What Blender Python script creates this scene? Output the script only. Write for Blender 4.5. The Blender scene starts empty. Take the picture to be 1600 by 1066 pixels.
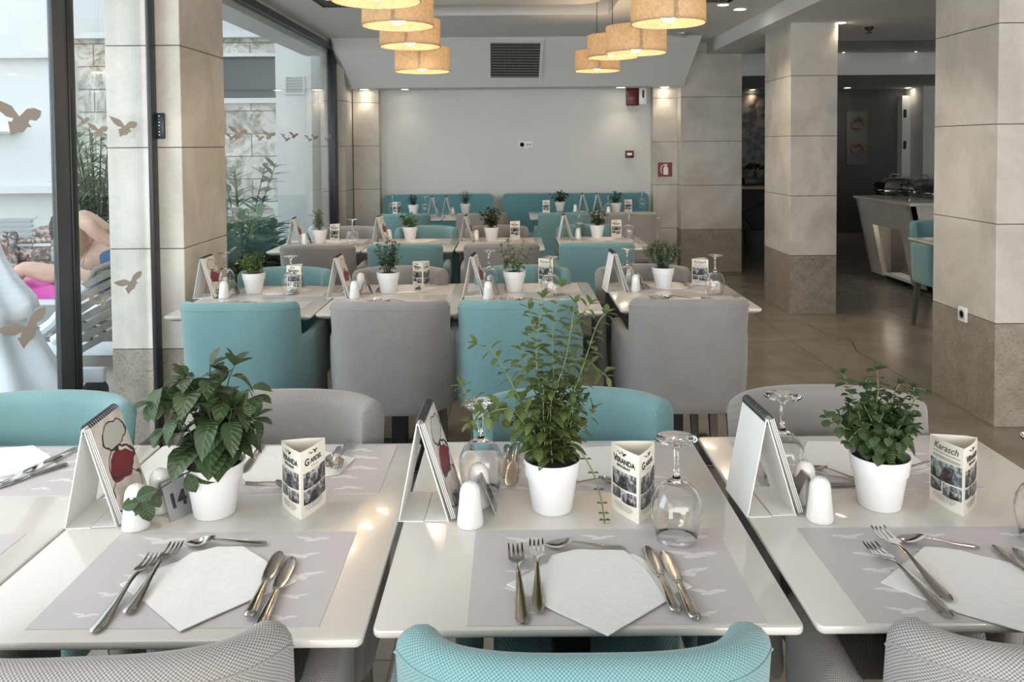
import bpy, bmesh, math, random
from mathutils import Vector, Matrix, noise
from mathutils.geometry import tessellate_polygon
PI = math.pi
sc = bpy.context.scene
COL = sc.collection
R = math.radians

# ------------------------------------------------------------------ camera
EYE = Vector((0, 0, 1.45))
TILT, ROLL, FPX, SHY = R(2.0), R(-0.45), 1244.0, -0.1635
camd = bpy.data.cameras.new('camera'); cam = bpy.data.objects.new('camera', camd); COL.objects.link(cam)
camd.sensor_width = 36; camd.lens = FPX / 1600 * 36; camd.shift_y = SHY; camd.clip_start = .05
CROT = Matrix.Rotation(PI / 2 - TILT, 3, 'X') @ Matrix.Rotation(ROLL, 3, 'Z')
cam.matrix_world = Matrix.Translation(EYE) @ CROT.to_4x4()
sc.camera = cam

def ray(px, py):
    return CROT @ Vector(((px - 800) / FPX, (533 - py) / FPX + SHY * 1600 / FPX, -1))
def at(px, py, z=.75):          # real point on the horizontal plane z
    d = ray(px, py); return EYE + d * ((z - EYE.z) / d.z)
def aty(px, py, Y):             # real point on the plane y = Y
    d = ray(px, py); return EYE + d * (Y / d.y)
def atx(px, py, X):             # real point on the plane x = X
    d = ray(px, py); return EYE + d * (X / d.x)

# ------------------------------------------------------------------ world, light, exposure
w = bpy.data.worlds.new('sky'); sc.world = w; w.use_nodes = True
bg = w.node_tree.nodes['Background']
bg.inputs[0].default_value = (.86, .93, 1.0, 1); bg.inputs[1].default_value = 1.45
sc.view_settings.view_transform = 'Standard'; sc.view_settings.look = 'None'
sc.view_settings.gamma = 1; sc.view_settings.use_curve_mapping = False
sc.view_settings.exposure = 0.72

def area(name, loc, rot, sx, sy, power, color):
    l = bpy.data.lights.new(name, 'AREA'); l.shape = 'RECTANGLE'; l.size = sx; l.size_y = sy
    l.energy = power; l.color = color
    o = bpy.data.objects.new(name, l); COL.objects.link(o); o.location = loc; o.rotation_euler = rot
    return o
# added fill lamp behind the camera, tilted up to brighten room and ceiling
area('rear_fill', (1.2, -3.6, 1.5), (R(99), 0, 0), 7.5, 2.2, 190, (1.0, .93, .84))
# daylight from the open court to the left
area('court_daylight', (-4.6, .6, 3.2), (0, R(-62), 0), 5.0, 2.5, 120, (.90, .95, 1.0))

# ------------------------------------------------------------------ materials
def NT(name):
    m = bpy.data.materials.new(name); m.use_nodes = True
    nt = m.node_tree; return m, nt, nt.nodes['Principled BSDF']
def nd(nt, t, **k):
    n = nt.nodes.new(t)
    for a, b in k.items(): setattr(n, a, b)
    return n
def mathn(nt, op, a, b=None):
    n = nd(nt, 'ShaderNodeMath', operation=op)
    for i, v in enumerate((a, b)):
        if v is None: continue
        if isinstance(v, (int, float)): n.inputs[i].default_value = v
        else: nt.links.new(v, n.inputs[i])
    return n.outputs[0]
def ramp(nt, fac, stops):
    r = nd(nt, 'ShaderNodeValToRGB'); e = r.color_ramp.elements
    while len(e) < len(stops): e.new(.5)
    for i, (p, c) in enumerate(stops):
        e[i].position = p; e[i].color = (*c, 1) if len(c) == 3 else c
    nt.links.new(fac, r.inputs[0]); return r.outputs[0]
def noi(nt, scale, detail=4, coord='Object', rough=.55, dist=0):
    tc = nd(nt, 'ShaderNodeTexCoord'); n = nd(nt, 'ShaderNodeTexNoise')
    n.inputs['Scale'].default_value = scale; n.inputs['Detail'].default_value = detail
    n.inputs['Roughness'].default_value = rough; n.inputs['Distortion'].default_value = dist
    nt.links.new(tc.outputs[coord], n.inputs['Vector']); return n.outputs[0]
def bump(nt, p, h, s=.3, d=.002):
    b = nd(nt, 'ShaderNodeBump'); b.inputs['Strength'].default_value = s; b.inputs['Distance'].default_value = d
    nt.links.new(h, b.inputs['Height']); nt.links.new(b.outputs[0], p.inputs['Normal'])
def mat(name, c, rough=.6, metal=0, var=0, scale=8, bmp=0, spec=.5, coat=0):
    m, nt, p = NT(name)
    p.inputs['Base Color'].default_value = (*c, 1); p.inputs['Roughness'].default_value = rough
    p.inputs['Metallic'].default_value = metal; p.inputs['Specular IOR Level'].default_value = spec
    p.inputs['Coat Weight'].default_value = coat
    if var or bmp:
        n = noi(nt, scale)
        if var:
            lo = tuple(max(0, x * (1 - var)) for x in c); hi = tuple(min(1, x * (1 + var)) for x in c)
            nt.links.new(ramp(nt, n, [(.3, lo), (.7, hi)]), p.inputs['Base Color'])
        if bmp: bump(nt, p, n, bmp)
    return m
def stone(name, c, dark, spots=.0, rough=.55, sc_=2.2):
    m, nt, p = NT(name)
    a = noi(nt, sc_, 8, rough=.65, dist=.6); f = noi(nt, 80, 4)
    base = ramp(nt, a, [(.3, dark), (.62, c)])
    mx = nd(nt, 'ShaderNodeMixRGB', blend_type='MULTIPLY'); mx.inputs[0].default_value = 1
    nt.links.new(base, mx.inputs[1])
    s = 1 - spots
    nt.links.new(ramp(nt, f, [(.30, (s, s, s)), (.48, (1, 1, 1))]), mx.inputs[2])
    nt.links.new(mx.outputs[0], p.inputs['Base Color']); p.inputs['Roughness'].default_value = rough
    bump(nt, p, f, .15 + spots, .002); return m
def fabric(name, c1, c2, k=1300):
    m, nt, p = NT(name)
    tc = nd(nt, 'ShaderNodeTexCoord'); sp = nd(nt, 'ShaderNodeSeparateXYZ'); nt.links.new(tc.outputs['UV'], sp.inputs[0])
    a = mathn(nt, 'SINE', mathn(nt, 'MULTIPLY', sp.outputs[0], k)); b = mathn(nt, 'SINE', mathn(nt, 'MULTIPLY', sp.outputs[1], k))
    pr = mathn(nt, 'MULTIPLY', a, b); h = mathn(nt, 'ADD', mathn(nt, 'MULTIPLY', pr, .5), .5)
    n = noi(nt, 6, 5)
    f = mathn(nt, 'ADD', mathn(nt, 'MULTIPLY', h, .75), mathn(nt, 'MULTIPLY', n, .25))
    nt.links.new(ramp(nt, f, [(.18, c2), (.72, c1)]), p.inputs['Base Color'])
    p.inputs['Roughness'].default_value = .9; p.inputs['Specular IOR Level'].default_value = .15
    p.inputs['Sheen Weight'].default_value = .35; p.inputs['Sheen Roughness'].default_value = .5
    bump(nt, p, h, .5, .0012); return m
def glassy(name, tint=(.93, .97, .97), refl=1.0):
    m = bpy.data.materials.new(name); m.use_nodes = True; nt = m.node_tree; nt.nodes.clear()
    o = nd(nt, 'ShaderNodeOutputMaterial'); mx = nd(nt, 'ShaderNodeMixShader'); t = nd(nt, 'ShaderNodeBsdfTransparent')
    g = nd(nt, 'ShaderNodeBsdfGlossy'); g.inputs['Roughness'].default_value = .01; t.inputs[0].default_value = (*tint, 1)
    fr = nd(nt, 'ShaderNodeLayerWeight'); fr.inputs[0].default_value = .5
    p5 = mathn(nt, 'POWER', fr.outputs['Facing'], 4.5)
    nt.links.new(mathn(nt, 'MULTIPLY', mathn(nt, 'ADD', mathn(nt, 'MULTIPLY', p5, .96), .035), refl), mx.inputs[0])
    nt.links.new(t.outputs[0], mx.inputs[1]); nt.links.new(g.outputs[0], mx.inputs[2]); nt.links.new(mx.outputs[0], o.inputs[0])
    return m
def emit(name, c, s):
    m, nt, p = NT(name); p.inputs['Base Color'].default_value = (*c, 1)
    p.inputs['Emission Color'].default_value = (*c, 1); p.inputs['Emission Strength'].default_value = s; return m
def leafmat(name, c, c2, vein=True):
    m, nt, p = NT(name)
    tc = nd(nt, 'ShaderNodeTexCoord'); sp = nd(nt, 'ShaderNodeSeparateXYZ'); nt.links.new(tc.outputs['UV'], sp.inputs[0])
    n = noi(nt, 35, 3)
    base = ramp(nt, n, [(.3, c), (.7, c2)])
    ab = mathn(nt, 'ABSOLUTE', sp.outputs[0])
    wv = mathn(nt, 'SINE', mathn(nt, 'MULTIPLY', mathn(nt, 'SUBTRACT', sp.outputs[1], mathn(nt, 'MULTIPLY', ab, .25)), 48))
    h = mathn(nt, 'ADD', mathn(nt, 'MULTIPLY', wv, .5), .5)
    mid = mathn(nt, 'LESS_THAN', ab, .06)
    mx = nd(nt, 'ShaderNodeMixRGB'); nt.links.new(mathn(nt, 'MULTIPLY', mid, .5), mx.inputs[0]); nt.links.new(base, mx.inputs[1])
    mx.inputs[2].default_value = (c2[0] * 1.8, c2[1] * 1.6, c2[2] * 1.6, 1)
    nt.links.new(mx.outputs[0], p.inputs['Base Color']); p.inputs['Roughness'].default_value = .42
    bump(nt, p, h, .55, .0015)
    tr = nd(nt, 'ShaderNodeBsdfTranslucent'); nt.links.new(mx.outputs[0], tr.inputs[0]); ms = nd(nt, 'ShaderNodeMixShader')
    ms.inputs[0].default_value = .25; o = nt.nodes['Material Output']
    nt.links.new(p.outputs[0], ms.inputs[1]); nt.links.new(tr.outputs[0], ms.inputs[2]); nt.links.new(ms.outputs[0], o.inputs[0])
    return m
def photo(name, cols, scale=60):
    m, nt, p = NT(name)
    tc = nd(nt, 'ShaderNodeTexCoord'); v = nd(nt, 'ShaderNodeTexVoronoi'); v.inputs['Scale'].default_value = scale * 1.6
    nt.links.new(tc.outputs['Object'], v.inputs['Vector'])
    n = noi(nt, scale, 8, rough=.75, dist=1.2)
    f = mathn(nt, 'ADD', mathn(nt, 'MULTIPLY', v.outputs['Distance'], .35), mathn(nt, 'MULTIPLY', n, .8))
    st = [(.34 + .30 * i / (len(cols) - 1), c) for i, c in enumerate(cols)]
    nt.links.new(ramp(nt, f, st), p.inputs['Base Color']); p.inputs['Roughness'].default_value = .35
    return m

M = {}
M['plaster'] = mat('plaster', (.66, .66, .64), .85, var=.03, scale=1.5)
M['ceiling'] = mat('ceiling_paint', (.72, .72, .715), .85, var=.02, scale=1)
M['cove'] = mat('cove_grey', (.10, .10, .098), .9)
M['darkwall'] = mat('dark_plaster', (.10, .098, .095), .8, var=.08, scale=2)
M['stone'] = stone('limestone', (.62, .585, .53), (.42, .385, .335), .08)
M['stonebase'] = stone('shell_limestone', (.34, .295, .24), (.24, .205, .165), .45, sc_=9)
M['joint'] = mat('stone_joint', (.05, .045, .04), .9)
M['black'] = mat('black_frame', (.018, .022, .026), .35)
M['greyframe'] = mat('grey_frame', (.06, .068, .075), .4)
M['alu'] = mat('aluminium', (.5, .51, .52), .35, .8)
M['pane'] = glassy('window_glass', (.94, .97, .97), 1.0)
M['white'] = mat('white_laminate', (.61, .58, .545), .16, var=.015, scale=3, coat=.3)
M['whiteplast'] = mat('white_plastic', (.82, .82, .82), .35)
M['porcelain'] = mat('porcelain', (.76, .76, .75), .12, coat=.5)
M['potwhite'] = mat('pot_white', (.74, .74, .745), .38)
M['card'] = mat('white_card', (.74, .73, .71), .6)
M['cream'] = mat('cream_card', (.78, .74, .66), .55)
M['ink'] = mat('black_ink', (.02, .02, .02), .5)
M['inkgrey'] = mat('grey_ink', (.25, .24, .23), .6)
M['wire'] = mat('black_wire', (.012, .012, .014), .3)
M['steel'] = mat('polished_steel', (.50, .475, .45), .16, 1)
M['brush'] = mat('brushed_steel', (.42, .42, .42), .32, .9)
M['soil'] = mat('soil', (.035, .022, .014), 1, var=.6, scale=160, bmp=1)
M['teal'] = fabric('teal_weave', (.215, .37, .38), (.07, .17, .19))
M['grey'] = fabric('grey_weave', (.37, .345, .33), (.10, .098, .105))
M['bench'] = fabric('bench_teal', (.15, .33, .365), (.11, .25, .285))
M['legwood'] = mat('leg_wood', (.10, .085, .075), .45, var=.2, scale=20)
M['iron'] = mat('dark_iron', (.045, .045, .05), .4, .5)
M['napkin'] = mat('napkin_paper', (.74, .73, .72), .95, var=.02, scale=60, bmp=.5)
M['mat'] = mat('placemat_lilac', (.50, .465, .48), .5)
M['matbird'] = mat('placemat_bird', (.66, .63, .63), .5)
M['decal'] = mat('frosted_decal', (.52, .48, .45), .8)
M['red'] = mat('red_enamel', (.10, .01, .012), .35)
M['signred'] = mat('sign_red', (.22, .01, .015), .4)
M['stem'] = mat('green_stem', (.13, .17, .06), .6)
M['stemdark'] = mat('woody_stem', (.035, .035, .02), .7)
M['leafA'] = leafmat('broad_leaf', (.030, .055, .022), (.06, .10, .04))
M['leafB'] = leafmat('mint_leaf', (.075, .12, .035), (.15, .20, .065))
M['leafC'] = leafmat('round_leaf', (.035, .065, .022), (.07, .115, .038))
M['leafD'] = leafmat('thyme_leaf', (.10, .13, .07), (.20, .23, .14))
M['leafE'] = leafmat('basil_leaf', (.07, .13, .03), (.14, .22, .06))
M['leafO'] = leafmat('outdoor_leaf', (.13, .20, .10), (.28, .36, .20))
def print_photo(name, cols):
    # a small printed snapshot of a room: bright upper part, dark furniture below, upright shapes (UV on the print)
    m, nt, p = NT(name)
    tc = nd(nt, 'ShaderNodeTexCoord'); mp = nd(nt, 'ShaderNodeMapping'); nt.links.new(tc.outputs['UV'], mp.inputs[0]); mp.inputs['Scale'].default_value = (1, .45, 1)
    n = nd(nt, 'ShaderNodeTexNoise'); n.inputs['Scale'].default_value = 7; n.inputs['Detail'].default_value = 6; n.inputs['Roughness'].default_value = .62; nt.links.new(mp.outputs[0], n.inputs['Vector'])
    v = nd(nt, 'ShaderNodeTexVoronoi'); v.inputs['Scale'].default_value = 5; nt.links.new(mp.outputs[0], v.inputs['Vector'])
    sp = nd(nt, 'ShaderNodeSeparateXYZ'); nt.links.new(tc.outputs['UV'], sp.inputs[0]); sc2 = nd(nt, 'ShaderNodeSeparateXYZ'); nt.links.new(v.outputs['Color'], sc2.inputs[0])
    fr_ = mathn(nt, 'FRACT', sp.outputs[1])
    f = mathn(nt, 'ADD', mathn(nt, 'MULTIPLY', n.outputs[0], .8), mathn(nt, 'ADD', mathn(nt, 'MULTIPLY', fr_, .22), mathn(nt, 'MULTIPLY', sc2.outputs[0], .22)))
    nt.links.new(ramp(nt, f, [(.42, cols[0]), (.54, cols[1]), (.66, cols[2]), (.80, cols[3])]), p.inputs['Base Color']); p.inputs['Roughness'].default_value = .35
    return m
M['photobw'] = print_photo('bw_photo', [(.008, .008, .01), (.03, .03, .032), (.14, .14, .145), (.5, .5, .5)])
M['photocol'] = print_photo('colour_photo', [(.02, .012, .012), (.07, .045, .045), (.12, .19, .21), (.52, .50, .47)])
M['mural'] = photo('bw_mural', [(.006, .005, .005), (.010, .008, .007), (.03, .025, .02), (.14, .12, .10)], 4.5)
M['panelgrey'] = mat('panel_grey', (.14, .15, .14), .6)
M['shell'] = mat('shell_brown', (.16, .10, .06), .5, var=.3, scale=20)
M['wood'] = mat('pale_wood', (.42, .36, .28), .6, var=.2, scale=6)
M['slat'] = mat('weathered_teak', (.20, .18, .155), .7, var=.2, scale=10)
M['towel'] = mat('pink_towel', (.62, .06, .38), .95, bmp=.4, scale=80)
M['cloth'] = mat('white_canvas', (.74, .78, .84), .9, var=.03)
M['skin'] = mat('skin', (.52, .33, .25), .55, var=.08, scale=9)
M['hair'] = mat('brown_hair', (.05, .03, .02), .7)
M['shorts'] = mat('blue_cloth', (.06, .11, .22), .9)
M['extwall'] = mat('exterior_plaster', (.67, .68, .67), .9, var=.03, scale=1)
M['extgrey'] = mat('louvre_grey', (.42, .44, .45), .7)
M['paving'] = mat('terrace_paving', (.42, .40, .37), .8, var=.12, scale=2)
M['darkglass'] = mat('dark_window', (.05, .06, .062), .12)
M['bulb'] = emit('lit_bulb', (1, .86, .62), 9)
M['led'] = emit('lit_downlight', (1, .9, .74), 14)
M['star'] = emit('lit_star', (1, .95, .85), 6)
M['blueled'] = emit('blue_key_light', (.15, .4, .9), 1.2)

def mk_floor():
    m, nt, p = NT('polished_stone_floor')
    tc = nd(nt, 'ShaderNodeTexCoord')
    mp = nd(nt, 'ShaderNodeMapping'); nt.links.new(tc.outputs['Object'], mp.inputs[0]); mp.inputs['Location'].default_value = (.35, .2, 0)
    b = nd(nt, 'ShaderNodeTexBrick'); nt.links.new(mp.outputs[0], b.inputs[0]); b.offset = 0
    b.inputs['Scale'].default_value = 1; b.inputs['Mortar Size'].default_value = .004; b.inputs['Brick Width'].default_value = 1.2
    b.inputs['Row Height'].default_value = 1.2; b.inputs['Color1'].default_value = (.20, .178, .15, 1); b.inputs['Color2'].default_value = (.245, .218, .185, 1)
    b.inputs['Mortar'].default_value = (.12, .105, .09, 1)
    n = noi(nt, 3.2, 9, rough=.7); mx = nd(nt, 'ShaderNodeMixRGB', blend_type='MULTIPLY'); mx.inputs[0].default_value = 1
    nt.links.new(b.outputs[0], mx.inputs[1]); nt.links.new(ramp(nt, n, [(.3, (.72, .72, .72)), (.7, (1.15, 1.15, 1.15))]), mx.inputs[2])
    nt.links.new(mx.outputs[0], p.inputs['Base Color']); p.inputs['Roughness'].default_value = .22
    return m
M['floor'] = mk_floor()
def mk_shade():
    m, nt, p = NT('linen_shade'); p.inputs['Roughness'].default_value = .9
    n = noi(nt, 30, 8, rough=.75, dist=1.5)
    c = ramp(nt, n, [(.35, (.60, .48, .32)), (.6, (.80, .67, .49))]); nt.links.new(c, p.inputs['Base Color'])
    tr = nd(nt, 'ShaderNodeBsdfTranslucent'); nt.links.new(c, tr.inputs[0]); ms = nd(nt, 'ShaderNodeMixShader'); ms.inputs[0].default_value = .5
    nt.links.new(p.outputs[0], ms.inputs[1]); nt.links.new(tr.outputs[0], ms.inputs[2]); nt.links.new(ms.outputs[0], nt.nodes['Material Output'].inputs[0])
    return m
M['shade'] = mk_shade()
def mk_ext():
    m, nt, p = NT('rough_stone_courses')
    tc = nd(nt, 'ShaderNodeTexCoord'); sp = nd(nt, 'ShaderNodeSeparateXYZ'); cb = nd(nt, 'ShaderNodeCombineXYZ')
    nt.links.new(tc.outputs['Object'], sp.inputs[0]); nt.links.new(sp.outputs[0], cb.inputs[0]); nt.links.new(sp.outputs[2], cb.inputs[1])
    b = nd(nt, 'ShaderNodeTexBrick'); nt.links.new(cb.outputs[0], b.inputs[0])
    b.inputs['Scale'].default_value = 1; b.inputs['Mortar Size'].default_value = .008; b.inputs['Brick Width'].default_value = .62; b.inputs['Row Height'].default_value = .27
    b.inputs['Color1'].default_value = (.74, .72, .67, 1); b.inputs['Color2'].default_value = (.58, .57, .53, 1); b.inputs['Mortar'].default_value = (.26, .25, .23, 1)
    n = noi(nt, 3, 9, rough=.72, dist=1.5); mx = nd(nt, 'ShaderNodeMixRGB', blend_type='MULTIPLY'); mx.inputs[0].default_value = 1
    nt.links.new(b.outputs[0], mx.inputs[1]); nt.links.new(ramp(nt, n, [(.38, (.42, .36, .28)), (.48, (.85, .82, .78)), (.56, (1.2, 1.2, 1.2))]), mx.inputs[2])
    nt.links.new(mx.outputs[0], p.inputs['Base Color']); p.inputs['Roughness'].default_value = .9
    bump(nt, p, n, .9, .03); return m
M['extstone'] = mk_ext()
def mk_wine():
    # calendar sheet: two wine glasses, one of red wine, drawn in flat colours on the paper (UV)
    m, nt, p = NT('calendar_picture')
    tc = nd(nt, 'ShaderNodeTexCoord'); sp = nd(nt, 'ShaderNodeSeparateXYZ'); nt.links.new(tc.outputs['UV'], sp.inputs[0])
    n = noi(nt, 22, 2); U, V = sp.outputs[0], sp.outputs[1]
    def ell(cx, cy, rx, ry):
        a = mathn(nt, 'DIVIDE', mathn(nt, 'SUBTRACT', U, cx), rx); b = mathn(nt, 'DIVIDE', mathn(nt, 'SUBTRACT', V, cy), ry)
        return mathn(nt, 'ADD', mathn(nt, 'SQRT', mathn(nt, 'ADD', mathn(nt, 'MULTIPLY', a, a), mathn(nt, 'MULTIPLY', b, b))), mathn(nt, 'MULTIPLY', mathn(nt, 'SUBTRACT', n, .5), .9))
    col = ramp(nt, n, [(.35, (.66, .58, .53)), (.6, (.86, .79, .73))])
    def lay(col, fac, c):
        mx = nd(nt, 'ShaderNodeMixRGB'); nt.links.new(fac, mx.inputs[0]); nt.links.new(col, mx.inputs[1]); mx.inputs[2].default_value = (*c, 1); return mx.outputs[0]
    def ring(e, r, wd): return mathn(nt, 'LESS_THAN', mathn(nt, 'ABSOLUTE', mathn(nt, 'SUBTRACT', e, r)), wd)
    g1 = ell(.55, .80, .40, .14); g2 = ell(.5, .52, .42, .15); g3 = ell(.45, .22, .5, .2)
    col = lay(col, mathn(nt, 'LESS_THAN', g1, .85), (.62, .60, .56)); col = lay(col, ring(g1, .92, .055), (.05, .045, .05))
    col = lay(col, ring(g3, .95, .035), (.06, .05, .05))
    col = lay(col, mathn(nt, 'LESS_THAN', ell(.5, .48, .40, .15), 1), (.22, .015, .028)); col = lay(col, ring(g2, 1.0, .05), (.04, .02, .03))
    col = lay(col, mathn(nt, 'LESS_THAN', ell(.5, .655, .06, .025), 1), (.02, .02, .02))
    nt.links.new(col, p.inputs['Base Color']); p.inputs['Roughness'].default_value = .4
    return m
M['wine'] = mk_wine()
def mk_orn():
    m, nt, p = NT('carved_paint')
    tc = nd(nt, 'ShaderNodeTexCoord'); v = nd(nt, 'ShaderNodeTexVoronoi'); v.inputs['Scale'].default_value = 38
    nt.links.new(tc.outputs['Object'], v.inputs['Vector'])
    sp = nd(nt, 'ShaderNodeSeparateXYZ'); nt.links.new(v.outputs['Color'], sp.inputs[0])
    nt.links.new(ramp(nt, sp.outputs[0], [(.0, (.16, .03, .03)), (.3, (.28, .19, .16)), (.55, (.08, .12, .12)), (.8, (.48, .42, .40))]), p.inputs['Base Color'])
    p.inputs['Roughness'].default_value = .7; return m
M['orn'] = mk_orn()

# ------------------------------------------------------------------ mesh helpers
class MB:
    def __init__(s):
        s.bm = bmesh.new(); s.uv = s.bm.loops.layers.uv.new('UV'); s.mi = 0
    def face(s, vs, uvs=None):
        try: f = s.bm.faces.new(vs)
        except ValueError: return None
        f.material_index = s.mi
        if uvs:
            for l, q in zip(f.loops, uvs): l[s.uv].uv = q
        return f
    def poly(s, pts):
        return s.face([s.bm.verts.new(p) for p in pts])
    def box(s, x0, x1, y0, y1, z0, z1, bev=0, seg=2, mx=None):
        v = [s.bm.verts.new((x, y, z)) for x in (x0, x1) for y in (y0, y1) for z in (z0, z1)]
        fs = [s.face([v[i] for i in q]) for q in ((0, 1, 3, 2), (4, 6, 7, 5), (0, 4, 5, 1), (2, 3, 7, 6), (0, 2, 6, 4), (1, 5, 7, 3))]
        if bev:
            es = set(e for f in fs for e in f.edges)
            r = bmesh.ops.bevel(s.bm, geom=list(es), offset=bev, segments=seg, profile=.5, affect='EDGES', clamp_overlap=True, material=s.mi)
            v = list({x for f in r['faces'] for x in f.verts} | {x for x in v if x.is_valid})
        if mx is not None:
            for q in v: q.co = mx @ q.co
        return s
    def hexa(s, b, t, bev=0):      # b, t: four points each
        vb = [s.bm.verts.new(p) for p in b]; vt = [s.bm.verts.new(p) for p in t]; n = len(b)
        fs = [s.face(vb[::-1]), s.face(vt)] + [s.face([vb[i], vb[(i + 1) % n], vt[(i + 1) % n], vt[i]]) for i in range(n)]
        if bev:
            es = set(e for f in fs if f for e in f.edges)
            bmesh.ops.bevel(s.bm, geom=list(es), offset=bev, segments=2, profile=.5, affect='EDGES', clamp_overlap=True, material=s.mi)
        return s
    def prism(s, pts, off):         # planar polygon pts extruded by the vector off
        off = Vector(off); a = [s.bm.verts.new(p) for p in pts]; b = [s.bm.verts.new(Vector(p) + off) for p in pts]; n = len(a)
        s.face(a[::-1]); s.face(b)
        for i in range(n): s.face([a[i], a[(i + 1) % n], b[(i + 1) % n], b[i]])
        return s
    def loft(s, rings, closed=True, caps=True, uvs=None):
        vr = [[s.bm.verts.new(p) for p in r] for r in rings]
        n = len(vr[0]); m = n if closed else n - 1
        for i in range(len(vr) - 1):
            for j in range(m):
                k = (j + 1) % n
                u = None
                if uvs: u = [uvs[i][j], uvs[i][k if k else n - 1], uvs[i + 1][k if k else n - 1], uvs[i + 1][j]]
                s.face([vr[i][j], vr[i][k], vr[i + 1][k], vr[i + 1][j]], u)
        if caps and closed:
            s.face(vr[0][::-1]); s.face(vr[-1])
        return vr
    def lathe(s, prof, seg=32, c=(0, 0, 0), caps=True, mx=None):
        rings = []
        for r, z in prof:
            ring = [Vector((c[0] + r * math.cos(2 * PI * i / seg), c[1] + r * math.sin(2 * PI * i / seg), c[2] + z)) for i in range(seg)]
            if mx is not None: ring = [mx @ q for q in ring]
            rings.append(ring)
        s.loft(rings, caps=caps); return s
    def tube(s, pts, rad, seg=8):
        pts = [Vector(p) for p in pts]; n = len(pts)
        if not isinstance(rad, (list, tuple)): rad = [rad] * n
        rings = []; up = None
        for i, p in enumerate(pts):
            t = (pts[min(i + 1, n - 1)] - pts[max(i - 1, 0)]).normalized()
            if up is None: up = Vector((0, 0, 1)) if abs(t.z) < .9 else Vector((1, 0, 0))
            a = t.cross(up)
            if a.length < 1e-6: a = t.orthogonal()
            a.normalize(); b = t.cross(a).normalized(); up = a.cross(t).normalized() if False else -b
            rings.append([p + (a * math.cos(2 * PI * j / seg) + b * math.sin(2 * PI * j / seg)) * rad[i] for j in range(seg)])
        s.loft(rings); return s
    def build(s, name, mats, parent=None, smooth=35, rec=True):
        if rec: bmesh.ops.recalc_face_normals(s.bm, faces=s.bm.faces[:])
        me = bpy.data.meshes.new(name); s.bm.to_mesh(me); s.bm.free()
        for m in (mats if isinstance(mats, (list, tuple)) else [mats]): me.materials.append(M[m])
        if smooth and len(me.polygons):
            me.polygons.foreach_set('use_smooth', [True] * len(me.polygons))
            if smooth < 180: me.set_sharp_from_angle(angle=R(smooth))
        o = bpy.data.objects.new(name, me); COL.objects.link(o)
        if parent: o.parent = parent
        return o
def tag(o, label=None, cat=None, group=None, kind=None):
    if label: o['label'] = label
    if cat: o['category'] = cat
    if group: o['group'] = group
    if kind: o['kind'] = kind
    return o
def thing(name, label, cat, loc=(0, 0, 0), rz=0, group=None):
    o = bpy.data.objects.new(name, None); COL.objects.link(o); o.empty_display_size = .1
    o.location = loc; o.rotation_euler = (0, 0, rz); return tag(o, label, cat, group)
def struct(o): return tag(o, kind='structure')
def dup(root, loc=None, rz=None, label=None, group=None, scale=None):
    r = root.copy(); COL.objects.link(r)
    if loc is not None: r.location = loc
    if rz is not None: r.rotation_euler = (0, 0, rz)
    if scale is not None: r.scale = scale
    if label: r['label'] = label
    if group: r['group'] = group
    def rec(a, b):
        for ch in list(a.children):
            c = ch.copy(); COL.objects.link(c); c.parent = b; c.matrix_parent_inverse = ch.matrix_parent_inverse; rec(ch, c)
    rec(root, r); return r
def smoothpath(pts, k=6):
    pts = [Vector(p) for p in pts]
    if len(pts) < 3: return [pts[0].lerp(pts[-1], i / k) for i in range(k + 1)]
    out = []
    for i in range(len(pts) - 1):
        p0 = pts[max(i - 1, 0)]; p1 = pts[i]; p2 = pts[i + 1]; p3 = pts[min(i + 2, len(pts) - 1)]
        for j in range(k):
            t = j / k
            out.append(.5 * ((2 * p1) + (p2 - p0) * t + (2 * p0 - 5 * p1 + 4 * p2 - p3) * t * t + (3 * p1 - p0 - 3 * p2 + p3) * t ** 3))
    out.append(pts[-1]); return out
BIRD = [(665, 203), (700, 212), (735, 225), (762, 262), (790, 232), (820, 226), (848, 236), (843, 258), (825, 275), (800, 272), (795, 285), (808, 300),
        (790, 300), (775, 320), (750, 322), (728, 333), (720, 280), (732, 283), (740, 270), (715, 265), (690, 245)]
BIRD = [((x - 757) / 183, (262 - y) / 183) for x, y in BIRD]
def text_mesh(body, size, bold=0, shear=0):
    c = bpy.data.curves.new('lettering', 'FONT'); c.body = body; c.size = size; c.align_x = 'CENTER'; c.offset = bold; c.shear = shear
    o = bpy.data.objects.new('lettering', c); COL.objects.link(o)
    bpy.context.view_layer.update()
    me = bpy.data.meshes.new_from_object(o.evaluated_get(bpy.context.evaluated_depsgraph_get()))
    vs = [v.co.copy() for v in me.vertices]; fs = [tuple(p.vertices) for p in me.polygons]
    bpy.data.objects.remove(o); bpy.data.curves.remove(c); bpy.data.meshes.remove(me)
    return vs, fs
def put_text(mb, body, size, fn, bold=0, shear=0, sx=1):
    vs, fs = text_mesh(body, size, bold, shear)
    bv = [mb.bm.verts.new(fn(v.x * sx, v.y)) for v in vs]
    for f in fs: mb.face([bv[i] for i in f])
# ------------------------------------------------------------------ the room
struct(MB().box(-1.8, 9, -3.8, 13.2, -.1, 0).build('floor', 'floor', smooth=0))
struct(MB().box(-14, -1.8, -5, 14, -.14, -.02).build('terrace_ground', 'paving', smooth=0))

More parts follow.
